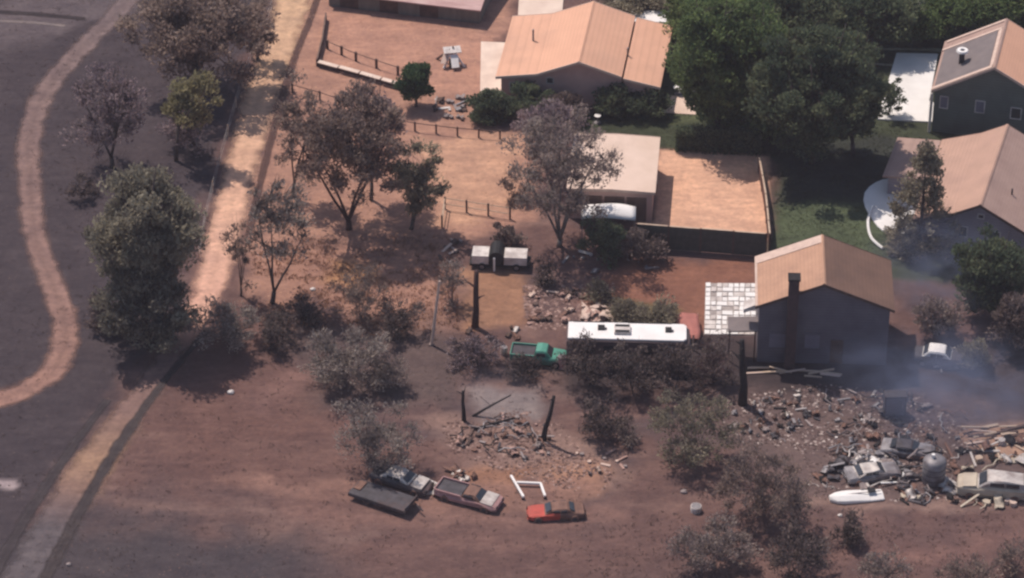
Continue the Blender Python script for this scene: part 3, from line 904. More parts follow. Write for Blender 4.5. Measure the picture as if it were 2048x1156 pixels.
def tree(name, label, base, crown, leaf='leaf_burnt', bark='bark', clumps=34, leaves=120, size=0.13, clump_r=0.75, stems=None, trunk_r=0.2,
         seed=1, cat='tree', group=None, shape='ball', fork=0.3, twigs=5, flat=1.0, skirt=0.0, shell=0.55, feather=0.9):
    """base: photograph px of the foot; crown: px box centre and size"""
    r = random.Random(seed)
    nr = np.random.default_rng(seed + 1000)
    B = P(*base)
    clumps = int(clumps * DENS)
    leaves = int(leaves * 1.75)
    size *= 0.88
    if leaf in ('leaf_brown', 'leaf_burnt', 'leaf_purple', 'leaf_grey', 'leaf_olive') and cat == 'tree':
        leaves = int(leaves * 0.62)
        twigs = int(twigs * 1.6)
    clump_r *= 1.18
    k = mpp(B)
    cx, cy, cw, chh = crown
    C = PY(cx, cy, B.y)
    rx = cw / 2 * k
    ry = rx * 0.9 * flat
    hh = chh / 2 * k
    rz = math.sqrt(max(hh * hh - (ry * SP) ** 2, (0.45 * hh) ** 2)) / CP
    C.z = max(C.z, rz * 0.72)
    root = empty(name, B)
    tag(root, label, cat, group)
    Cl = C - B                                   # crown centre in the tree's own space
    # clump centres
    cl = []
    while len(cl) < clumps:
        v = Vector((r.gauss(0, 1), r.gauss(0, 1), r.gauss(0, 1))).normalized()
        rad = (shell + (1 - shell) * r.random()) if r.random() < 0.75 else r.random() ** 0.5 * shell
        if shape == 'cone':
            h = r.random() ** 1.35
            q = r.uniform(0, 2 * math.pi)
            rr = (1 - h) ** 0.8 * (0.5 + 0.55 * r.random() ** 0.5) * (0.8 + 0.3 * math.sin(9 * h + q)) + 0.03
            p = Vector((Cl.x + rx * rr * math.cos(q), Cl.y + ry * rr * math.sin(q), Cl.z - rz + 2 * rz * h))
        else:
            lump = 0.92 + 0.26 * mnoise.noise(v * 1.7 + Vector((seed * 3.1, 0, 0)))+0.12*r.random()
            p = Cl + Vector((v.x * rx, v.y * ry, v.z * rz)) * rad * lump
        if p.z < 0.15 * skirt + 0.25:
            p.z = 0.25 + 0.3 * r.random()
        cl.append(p)
    wood = MB()
    pts = []
    # stems
    if shape == 'cone':
        top = Vector((Cl.x, Cl.y, Cl.z + rz * 0.95))
        line = [Vector((0, 0, -0.1)), top * 0.35, top * 0.7, top]
        wood.tube(line, [trunk_r, trunk_r * 0.75, trunk_r * 0.45, 0.03], 7)
        pts += [(Vector((0, 0, 0)).lerp(top, u), trunk_r * (1 - u) * 0.35 + 0.02) for u in np.linspace(0.1, 0.95, 24)]
    else:
        if stems:
            ends = []
            for sx, sy in stems:
                e = PY(sx, sy, B.y) - B
                e.y = r.uniform(-0.25, 0.25) * ry
                ends.append(e)
        else:
            ends = []
            for i in range(r.choice((3, 4, 4, 5))):
                v = Vector((r.gauss(0, 1), r.gauss(0, 1), abs(r.gauss(0.5, 0.6)))).normalized()
                ends.append(Cl + Vector((v.x * rx, v.y * ry, v.z * rz)) * 0.5)
        F = Vector((Cl.x * 0.25, Cl.y * 0.2, max(0.15, (Cl.z - rz * 0.5) * fork + 0.1)))
        wood.tube([Vector((0, 0, -0.1)), F * 0.5 + Vector((0.03, 0, 0)), F], [trunk_r * 1.25, trunk_r * 1.05, trunk_r], 8)
        for e in ends:
            m1 = F.lerp(e, 0.35) + Vector((r.gauss(0, 0.12), r.gauss(0, 0.12), r.gauss(0.05, 0.08))) * max(0.4, e.length * 0.12)
            m2 = F.lerp(e, 0.7) + Vector((r.gauss(0, 0.12), r.gauss(0, 0.12), 0.1)) * max(0.4, e.length * 0.12)
            far = e + (e - F) * 0.45
            rr = trunk_r * (0.75 if len(ends) < 3 else 0.6)
            wood.tube([F - Vector((0, 0, 0.05)), m1, m2, e, far], [rr, rr * 0.8, rr * 0.62, rr * 0.42, rr * 0.12], 6)
            for u in np.linspace(0.25, 1, 8):
                seq = [F, m1, m2, e]
                q = u * 3
                i = min(2, int(q))
                pts.append((seq[i].lerp(seq[i + 1], q - i), rr * (1 - 0.6 * u)))
            pts.append((e.lerp(far, 0.6), rr * 0.3))
    for p in cl:
        a, ra = min(pts, key=lambda t_: (t_[0] - p).length + (0.6 if t_[0].z > p.z + 0.3 else 0))
        mid = a.lerp(p, 0.5) + Vector((r.gauss(0, 0.1), r.gauss(0, 0.1), r.gauss(0.08, 0.1)))
        r0 = max(0.025, min(ra * 0.55, 0.09))
        wood.tube([a, mid, p], [r0, r0 * 0.7, 0.015], 4, cap=False)
        for _ in range(twigs):
            e = p + Vector((r.gauss(0, 1), r.gauss(0, 1), r.gauss(0.35, 0.8))).normalized() * clump_r * r.uniform(0.5, 1.25)
            s0 = mid.lerp(p, r.uniform(0.3, 1))
            wood.tube([s0, s0.lerp(e, 0.5) + Vector((r.gauss(0, 0.05), r.gauss(0, 0.05), 0.05)), e], [0.026, 0.02, 0.010], 3, cap=False)
    wood.build('trunk', M[bark], root, smooth=True)
    # leaves
    cc = np.array([tuple(p) for p in cl])
    per = np.maximum(8, (leaves * nr.uniform(0.45, 1.5, clumps)).astype(int))
    idx = np.repeat(np.arange(clumps), per)
    n = len(idx)
    d = nr.normal(size=(n, 3))
    d /= np.linalg.norm(d, axis=1, keepdims=True)
    rad = nr.random(n) ** 0.6
    cr = clump_r * nr.uniform(0.6, 1.3, clumps)
    L = cc[idx] + d * (rad * cr[idx])[:, None] * np.array([1.1, 1.1, 0.72])
    L[:, 2] = np.maximum(L[:, 2], 0.05)
    tone = nr.uniform(0.05, 0.85, clumps)
    v = np.clip(tone[idx] * 0.65 + nr.random(n) * 0.45, 0, 1)
    ax = L - np.array([Cl.x * 0.5, Cl.y * 0.5, max(0.0, Cl.z - rz * 1.3)])
    ax /= np.linalg.norm(ax, axis=1, keepdims=True) + 1e-6
    V, F = quads(L, size * (1.0 + 0.35 * feather), seed + 5, ax, feather)
    co = bpy.data.objects.new('crown', np_mesh('crown', V, F, M[leaf], v))
    COL.objects.link(co)
    co.parent = root
    return root


# --- left of the road
tree('tree', 'big dark brown tree at upper left beside the road', (392, 178), (395, 60, 290, 215), 'leaf_brown', clumps=80, leaves=170, size=0.16, clump_r=1.05, trunk_r=0.3, seed=11, fork=0.5)
tree('tree', 'dark thin tree leaning at the top of the dirt road', (515, 120), (512, 50, 70, 130), 'leaf_brown', clumps=14, leaves=70, size=0.13, clump_r=0.6, trunk_r=0.14, seed=12)
tree('tree', 'grey purple half burnt tree left of the yellowish one', (225, 335), (212, 225, 170, 200), 'leaf_purple', clumps=40, leaves=70, size=0.14, clump_r=0.8, trunk_r=0.2, seed=13, twigs=8)
tree('tree', 'yellowish green topped tree on burnt ground near the road', (352, 322), (378, 205, 110, 110), 'leaf_lime', clumps=22, leaves=100, size=0.14, clump_r=0.75, trunk_r=0.16, seed=14, fork=0.7)
tree('tree', 'small grey scorched tree beneath the yellowish one', (398, 300), (375, 260, 110, 100), 'leaf_purple', clumps=16, leaves=60, size=0.13, clump_r=0.7, trunk_r=0.1, seed=15)
tree('pine_tree', 'large pine with olive top and dark skirt beside the road', (288, 655), (285, 470, 195, 290), 'leaf_pine', clumps=85, leaves=190, size=0.16, clump_r=1.0, trunk_r=0.34, seed=16, fork=0.3, shell=0.6)
tree('pine_tree', 'added dark boughs standing for the shaded lower part of the olive pine', (298, 698), (293, 615, 210, 190), 'leaf_skirt', 'char', clumps=48, leaves=120, size=0.15, clump_r=0.8, trunk_r=0.16, seed=160)  # added dark mass for the pine's lower foliage and the shade beneath
tree('shrub', 'scorched shrub at the left foot of the big pine', (215, 660), (218, 630, 90, 90), 'leaf_dark', 'char', clumps=12, leaves=70, size=0.13, clump_r=0.6, trunk_r=0.08, seed=17, cat='shrub')
tree('shrub', 'bare dark shrub on the burnt slope left of the big pine', (160, 395), (165, 378, 70, 60), 'leaf_dark', 'char', clumps=8, leaves=30, size=0.11, clump_r=0.5, trunk_r=0.06, seed=18, cat='shrub', twigs=8)

# --- between the road and the yard
tree('tree', 'two stemmed burnt tree with wide brown crown and dark trunks', (698, 458), (690, 285, 270, 230), 'leaf_brown', 'bark_red', clumps=72, leaves=125, size=0.135, clump_r=0.85, stems=[(640, 318), (738, 325), (612, 290), (770, 290)], trunk_r=0.24, seed=21, fork=0.12, twigs=8)
tree('tree', 'purple leaved burnt tree behind the two stemmed one', (742, 400), (748, 255, 130, 160), 'leaf_purple', clumps=24, leaves=90, size=0.14, clump_r=0.75, trunk_r=0.15, seed=22, twigs=6)
tree('tree', 'brown burnt tree standing against the right side of the road', (585, 395), (598, 255, 105, 190), 'leaf_brown', clumps=24, leaves=70, size=0.13, clump_r=0.7, trunk_r=0.14, seed=23, twigs=7)
tree('tree', 'slim olive grey tree right of the two stemmed one', (822, 458), (838, 360, 105, 170), 'leaf_olive', 'bark', clumps=34, leaves=110, size=0.13, clump_r=0.65, stems=[(822, 380), (850, 360)], trunk_r=0.17, seed=24, twigs=6)
tree('tree', 'leggy grey tree with forked dark trunk beside the road', (544, 606), (556, 445, 130, 200), 'leaf_grey', 'bark', clumps=38, leaves=48, size=0.12, clump_r=0.7, stems=[(543, 475), (592, 500), (520, 450)], trunk_r=0.19, seed=25, fork=0.18, twigs=9)
tree('tree', 'thin brown sapling on the right edge of the bright road', (482, 592), (480, 505, 62, 150), 'leaf_brown', 'bark', clumps=12, leaves=40, size=0.11, clump_r=0.5, trunk_r=0.09, seed=26, twigs=8)
tree('tree', 'big sparse many stemmed tree in front of the pale garage', (1118, 492), (1125, 325, 235, 235), 'leaf_burnt', 'bark_pale', clumps=66, leaves=88, size=0.12, clump_r=0.8, stems=[(1092, 345), (1120, 330), (1150, 345), (1175, 340), (1060, 360)], trunk_r=0.22, seed=27, fork=0.1, twigs=9)
tree('tree', 'purple grey tree top between the hedge and the big sparse tree', (1085, 330), (1095, 250, 170, 110), 'leaf_purple', clumps=30, leaves=90, size=0.14, clump_r=0.8, trunk_r=0.14, seed=28)
tree('shrub', 'small reddish dry shrub by the pipe rail fence', (1040, 400), (1030, 375, 70, 80), 'leaf_brown', clumps=9, leaves=45, size=0.11, clump_r=0.5, trunk_r=0.06, seed=29, cat='shrub', twigs=7)
tree('shrub', 'dark shrub in the shade of the big sparse tree', (1215, 512), (1215, 480, 110, 85), 'leaf_deep', clumps=14, leaves=90, size=0.13, clump_r=0.7, trunk_r=0.07, seed=30, cat='shrub')
tree('shrub', 'dark wide shrub beneath the lot fence', (1290, 520), (1285, 495, 90, 60), 'leaf_dark', clumps=12, leaves=80, size=0.13, clump_r=0.6, trunk_r=0.07, seed=31, cat='shrub')
tree('shrub', 'maroon dead shrub behind the white trailer', (1012, 492), (1010, 468, 56, 55), 'leaf_dark', 'maroon', clumps=9, leaves=60, size=0.12, clump_r=0.45, trunk_r=0.06, seed=32, cat='shrub')
tree('tree', 'round dark green tree at the corral corner', (832, 212), (832, 170, 64, 78), 'leaf_round', clumps=26, leaves=170, size=0.11, clump_r=0.6, trunk_r=0.12, seed=33, fork=0.5)

# --- hedges before the salmon house
for i, (bx, by, cx, cy, cw, chh, lab, lf) in enumerate([
    (985, 238, 985, 215, 90, 70, 'dark hedge bush at the left corner of the salmon house', 'leaf_deep'),
    (1060, 232, 1058, 205, 110, 75, 'dark hedge bush below the left eave of the salmon house', 'leaf_deep'),
    (1130, 238, 1128, 215, 90, 60, 'dark hedge bush under the middle gable of the salmon house', 'leaf_dark'),
    (1235, 228, 1235, 205, 80, 62, 'dark hedge bush right of the gable of the salmon house', 'leaf_deep'),
    (1298, 228, 1295, 208, 70, 58, 'dark hedge bush at the right corner of the salmon house', 'leaf_deep')]):
    tree('bush', lab, (bx, by), (cx, cy, cw, chh), lf, clumps=24, leaves=150, size=0.12, clump_r=0.65, trunk_r=0.07, seed=40 + i, cat='bush')

def hedge(label, p0, p1, height, depth, leaf, seed, n):
    r = np.random.default_rng(seed)
    a, b = P(*p0), P(*p1)
    d = b - a
    root = empty('hedge', a, math.atan2(d.y, d.x))
    tag(root, label, 'hedge')
    L = d.length
    u = r.random((n, 3))
    top = height * (0.93 + 0.10 * vnoise(u[:, 0] * L, u[:, 1] * depth + 7, 1.1, seed))
    C = np.stack([u[:, 0] * L, u[:, 1] * depth + 0.12 * (vnoise(u[:, 0] * L, u[:, 2] * height, 0.9, seed + 1) - 0.5), u[:, 2] * top], -1)
    V, F = quads(C, 0.11, seed)
    co = bpy.data.objects.new('foliage', np_mesh('foliage', V, F, M[leaf], r.random(n)))
    COL.objects.link(co)
    co.parent = root
    w_ = MB()
    rr = random.Random(seed)
    for k in range(int(L / 0.6)):
        x = 0.3 + k * 0.6
        w_ = MB().tube([(x, depth / 2, -0.05), (x + rr.gauss(0, 0.1), depth / 2, height * 0.5), (x + rr.gauss(0, 0.15), depth / 2, height * 0.85)], [0.05, 0.035, 0.015], 5)
        w_.build('stem', M['bark'], root)
    return root


hedge('smooth dark clipped hedge along the far side of the dirt lot', (1349, 305), (1521, 314), 2.5, 1.1, 'leaf_deep', 5, 9000)

# --- green garden trees at the top right
tree('tree', 'big leafy green tree right beside the salmon house', (1435, 258), (1440, 118, 225, 270), 'leaf_green', clumps=105, leaves=190, size=0.16, clump_r=1.05, trunk_r=0.3, seed=51, fork=0.4)
tree('tree', 'broad dull green tree between the two lawns', (1625, 325), (1632, 172, 255, 255), 'leaf_deep', clumps=105, leaves=180, size=0.16, clump_r=1.05, trunk_r=0.3, seed=52, fork=0.4)
tree('tree', 'dark green tree at the top edge behind the broad one', (1570, 110), (1575, 15, 190, 150), 'leaf_deep', clumps=60, leaves=150, size=0.16, clump_r=1.0, trunk_r=0.28, seed=53)
tree('tree', 'dark tree at the top edge behind the white patio', (1740, 88), (1745, 10, 190, 130), 'leaf_deep', clumps=60, leaves=140, size=0.16, clump_r=1.0, trunk_r=0.28, seed=54)
tree('tree', 'leafy green tree left behind the big one at top', (1390, 90), (1385, 25, 130, 120), 'leaf_green', clumps=40, leaves=150, size=0.16, clump_r=0.95, trunk_r=0.22, seed=151)
tree('tree', 'dense green tree between the big one and the broad one', (1535, 275), (1535, 150, 150, 250), 'leaf_green', clumps=55, leaves=170, size=0.16, clump_r=1.0, trunk_r=0.25, seed=152)
tree('tree', 'dull green tree left of the white patio', (1705, 310), (1708, 180, 130, 220), 'leaf_deep', clumps=40, leaves=150, size=0.15, clump_r=0.9, trunk_r=0.2, seed=153)
tree('tree', 'dark shaded tree behind the broad one near the top', (1655, 130), (1655, 50, 140, 130), 'leaf_deep', clumps=40, leaves=150, size=0.16, clump_r=0.95, trunk_r=0.22, seed=154)
tree('tree', 'green tree behind the white patio near the top right', (1850, 82), (1850, 40, 130, 80), 'leaf_green', clumps=32, leaves=130, size=0.15, clump_r=0.85, trunk_r=0.18, seed=155)
tree('tree', 'green tree at the top right corner behind the house', (1930, 60), (1935, 0, 200, 110), 'leaf_green', clumps=55, leaves=140, size=0.16, clump_r=1.0, trunk_r=0.25, seed=55)
tree('tree', 'green tree at the top right edge of the picture', (2060, 45), (2065, -5, 120, 100), 'leaf_green', clumps=40, leaves=120, size=0.16, clump_r=1.0, trunk_r=0.25, seed=56)
tree('bush', 'low olive hedge behind the roof of the salmon house', (1275, 14), (1275, 5, 150, 45), 'leaf_olive', clumps=24, leaves=110, size=0.13, clump_r=0.6, trunk_r=0.07, seed=57, cat='bush', flat=0.5)
tree('shrub', 'thin dark leaning shrub on the white patio', (1776, 232), (1785, 195, 56, 90), 'leaf_deep', 'char', clumps=12, leaves=42, size=0.11, clump_r=0.42, stems=[(1795, 165), (1775, 190)], trunk_r=0.07, seed=58, cat='shrub', twigs=6)
tree('pine_tree', 'pointed pine in front of the mauve roof', (1838, 500), (1846, 398, 180, 220), 'leaf_olive', clumps=85, leaves=65, size=0.14, clump_r=0.62, trunk_r=0.2, seed=59, shape='cone', twigs=6)
tree('tree', 'dark round tree at the right edge below the mauve roof', (1992, 635), (1990, 545, 150, 170), 'leaf_deep', clumps=50, leaves=130, size=0.15, clump_r=0.85, trunk_r=0.22, seed=60)
tree('tree', 'dark tree at the right edge under the round one', (2035, 700), (2040, 640, 110, 110), 'leaf_dark', clumps=26, leaves=100, size=0.14, clump_r=0.75, trunk_r=0.16, seed=61)
tree('shrub', 'scorched reddish shrub right of the dark house', (1878, 668), (1880, 632, 110, 90), 'leaf_burnt', 'bark_red', clumps=20, leaves=60, size=0.12, clump_r=0.6, trunk_r=0.08, seed=62, cat='shrub', twigs=7)
tree('bush', 'round olive bush beside the parked car at right', (1962, 735), (1955, 712, 62, 58), 'leaf_olive', clumps=12, leaves=70, size=0.11, clump_r=0.5, trunk_r=0.06, seed=63, cat='bush')

# --- burnt shrubs in the middle and foreground
shr = [
    (460, 690, 455, 655, 170, 105, 'leaf_grey', 'char', 30, 85, 'wide grey shrub across the road from the big pine'),
    (540, 690, 545, 662, 110, 80, 'leaf_dark', 'char', 16, 70, 'dark flat shrub right of the wide grey one'),
    (610, 640, 612, 620, 110, 55, 'leaf_dark', 'char', 14, 60, 'low dark shrub at the foot of the leggy tree'),
    (722, 640, 720, 590, 150, 150, 'leaf_brown', 'bark', 26, 48, 'tall loose brown shrub on the orange soil'),
    (785, 665, 790, 640, 110, 90, 'leaf_dark', 'char', 18, 80, 'dark shrub left of the pale leaning pole'),
    (690, 768, 690, 718, 190, 135, 'leaf_grey', 'char', 40, 95, 'grey olive shrub with deep shade below it'),
    (775, 775, 775, 745, 80, 70, 'leaf_burnt', 'char', 14, 80, 'small burnt shrub right of the grey olive one'),
    (905, 610, 905, 570, 60, 120, 'leaf_burnt', 'bark', 12, 38, 'upright thin shrub right of the pale pole'),
    (745, 935, 750, 875, 180, 165, 'leaf_grey', 'char', 42, 75, 'grey leafless shrub above the burnt cars'),
    (955, 730, 945, 705, 110, 70, 'leaf_purple', 'char', 18, 75, 'purple grey shrub left of the green pickup'),
    (1215, 870, 1205, 835, 120, 110, 'leaf_dark', 'char', 22, 70, 'dark charred shrub below the motorhome shade'),
    (1180, 770, 1175, 720, 115, 105, 'leaf_dark', 'char', 20, 80, 'dark shrub at the left end of the motorhome'),
    (1265, 785, 1265, 732, 125, 115, 'leaf_dark', 'char', 20, 80, 'dark shrub in front of the middle of the motorhome'),
    (1350, 785, 1348, 735, 115, 105, 'leaf_dark', 'char', 20, 80, 'dark shrub in front of the right half of the motorhome'),
    (1425, 765, 1425, 722, 115, 105, 'leaf_dark', 'maroon', 20, 80, 'maroon dark shrub right of the motorhome'),
    (1382, 920, 1385, 855, 180, 165, 'leaf_olive', 'char', 46, 85, 'large olive shrub with dark shade left of the rubble'),
    (1530, 1030, 1525, 960, 195, 175, 'leaf_brown', 'bark', 48, 70, 'large brown olive shrub in front of the rubble'),
    (1595, 1090, 1590, 1010, 80, 130, 'leaf_brown', 'bark', 16, 40, 'leggy tree like shrub below the white boat hull'),
    (1430, 1140, 1425, 1095, 180, 130, 'leaf_burnt', 'char', 40, 80, 'wide burnt shrub at the bottom edge'),
    (1600, 1160, 1600, 1105, 150, 120, 'leaf_dark', 'char', 32, 80, 'dark shrub at the bottom edge right of the wide one'),
    (1760, 1175, 1760, 1135, 130, 80, 'leaf_burnt', 'bark', 18, 50, 'low burnt shrub at the bottom edge under the boat hull'),
    (1940, 1190, 1940, 1150, 150, 85, 'leaf_brown', 'bark', 18, 50, 'low brown shrub at the lower right edge'),
    (1690, 1085, 1690, 1060, 90, 65, 'leaf_dark', 'char', 12, 60, 'dark low brush right of the brown olive shrub'),
    (2035, 1140, 2035, 1110, 90, 75, 'leaf_brown', 'bark', 12, 55, 'brown brush at the lower right corner'),
    (1062, 752, 1058, 735, 105, 48, 'leaf_dark', 'char', 12, 70, 'low dark brush along the front of the teal pickup'),
    (1255, 648, 1252, 624, 85, 50, 'leaf_olive', 'char', 16, 150, 'olive brown bushy hump behind the middle of the motorhome'),
    (1320, 650, 1318, 626, 85, 48, 'leaf_olive', 'char', 16, 150, 'olive brown bushy hump beside the red tarp'),
    (1195, 590, 1195, 585, 56, 42, 'leaf_olive', 'bark', 8, 60, 'small olive shrub beside the pink rubble'),
    (1090, 570, 1085, 548, 60, 60, 'leaf_dark', 'char', 9, 60, 'dark shrub right of the white trailer'),
    (1250, 880, 1258, 868, 60, 45, 'leaf_burnt', 'char', 7, 40, 'tiny burnt shrub left of the large olive one'),
]
for i, (bx, by, cx, cy, cw, chh, lf, bk, nc, nl, lab) in enumerate(shr):
    tree('shrub', lab, (bx, by), (cx, cy, cw, chh), lf, 'bark_grey' if lf in ('leaf_grey', 'leaf_olive', 'leaf_burnt', 'leaf_brown') else bk, clumps=nc, leaves=int(nl * 0.62), size=0.10, clump_r=0.62, trunk_r=0.07, seed=80 + i, cat='shrub', fork=0.08, twigs=10)


def snag(label, base, tip, r0, r1, seed, bark='char', stubs=3, name='dead_trunk', lean_ground=False):
    r = random.Random(seed)
    B = P(*base)
    E = P(*tip, 0.25) if lean_ground else PY(*tip, B.y)
    root = empty(name, B)
    tag(root, label, 'dead tree')
    L = [Vector((0, 0, -0.05))] + [(E - B) * u + Vector((r.gauss(0, 0.05), r.gauss(0, 0.05), 0)) for u in (0.3, 0.62)] + [E - B]
    MB().tube(L, [r0 * 1.25, r0, (r0 + r1) / 2, r1], 9).build('trunk', M[bark], root, smooth=True)
    for k in range(stubs):
        p = (E - B) * r.uniform(0.45, 0.95)
        v = Vector((r.gauss(0, 1), r.gauss(0, 1), 0.9)).normalized() * r.uniform(0.5, 1.3)
        MB().tube([p, p + v * 0.5 + Vector((0, 0, 0.05)), p + v], [r1 * 0.6, r1 * 0.4, 0.02], 5).build('limb', M[bark], root)
    return root


snag('thick reddish burnt trunk standing below the white trailer', (950, 655), (953, 542), 0.26, 0.2, 1, 'bark_red', 2)
snag('black burnt trunk standing left of the dark house', (1485, 808), (1484, 680), 0.32, 0.2, 2, 'char', 5)
snag('forked charred stump on the pale ash', (928, 842), (926, 782), 0.16, 0.1, 3, 'char', 3)
snag('charred limb leaning right from the forked stump', (945, 832), (1022, 790), 0.1, 0.05, 4, 'char', 1)
snag('leaning charred trunk with white scar right of the ash', (1086, 882), (1108, 792), 0.2, 0.13, 5, 'char', 2)
snag('charred log lying across the pink rubble', (945, 858), (1030, 836), 0.13, 0.08, 6, 'char', 1, 'log', True)
snag('bare dark trunk right of the brown olive shrub', (1585, 1050), (1597, 955), 0.14, 0.08, 7, 'bark', 4)

b, e = P(863, 690), PY(879, 562, P(863, 690).y)
pl = empty('pole', b)
tag(pl, 'slim pale leaning pole on the orange soil', 'pole')
MB().tube([(0, 0, -0.05), (e - b) * 0.5, e - b], [0.15, 0.12, 0.09], 8).build('shaft', M['trim_pale'], pl)
MB().box((0, 0, 0.06), (0.34, 0.34, 0.14)).build('footing', M['ash'], pl)

# ------------------------------------------------------------------ vehicles


def loft(mb, rings):
    n = len(rings[0])
    base = len(mb.v)
    for r_ in rings:
        mb.v += [tuple(p) for p in r_]
    for i in range(len(rings) - 1):
        for j in range(n):
            mb.f.append((base + i * n + j, base + i * n + (j + 1) % n, base + (i + 1) * n + (j + 1) % n, base + (i + 1) * n + j))
    mb.f.append(tuple(base + j for j in range(n - 1, -1, -1)))
    mb.f.append(tuple(base + (len(rings) - 1) * n + j for j in range(n)))
    return mb


def section(x, wd, zb, zt, shoulder=0.8):
    hw = wd / 2
    return [(x, -hw * 0.92, zb), (x, hw * 0.92, zb), (x, hw, zb + (zt - zb) * 0.45), (x, hw * 0.97, zb + (zt - zb) * shoulder), (x, hw * 0.86, zt), (x, -hw * 0.86, zt), (x, -hw * 0.97, zb + (zt - zb) * shoulder), (x, -hw, zb + (zt - zb) * 0.45)]


WHEEL = {}


def wheel_mesh(rad, wd, burnt):
    key = (rad, wd, burnt)
    if key not in WHEEL:
        n = 14
        def ringy(rr, y): return [(rr * math.cos(2 * math.pi * k / n), y, rr * math.sin(2 * math.pi * k / n)) for k in range(n)]
        t_ = MB()
        rings = [ringy(rad * 0.6, -wd / 2), ringy(rad * 0.95, -wd / 2), ringy(rad, -wd * 0.3), ringy(rad, wd * 0.3), ringy(rad * 0.95, wd / 2), ringy(rad * 0.6, wd / 2)]
        b_ = 0
        for r_ in rings: t_.v += r_
        for i in range(6):
            for j in range(n):
                a, c = i * n, ((i + 1) % 6) * n
                t_.f.append((a + j, a + (j + 1) % n, c + (j + 1) % n, c + j))
        rm = MB()
        rm.v = ringy(rad * 0.6, -wd * 0.32) + ringy(rad * 0.6, wd * 0.32)
        rm.f = [tuple(range(n)), tuple(range(2 * n - 1, n - 1, -1))] + [((j + 1) % n, j, n + j, n + (j + 1) % n) for j in range(n)]
        WHEEL[key] = (t_.mesh('tyre', M['rust'] if burnt else M['rubber']), rm.mesh('rim', M['metal_burnt'] if burnt else M['metal_grey']))
    return WHEEL[key]


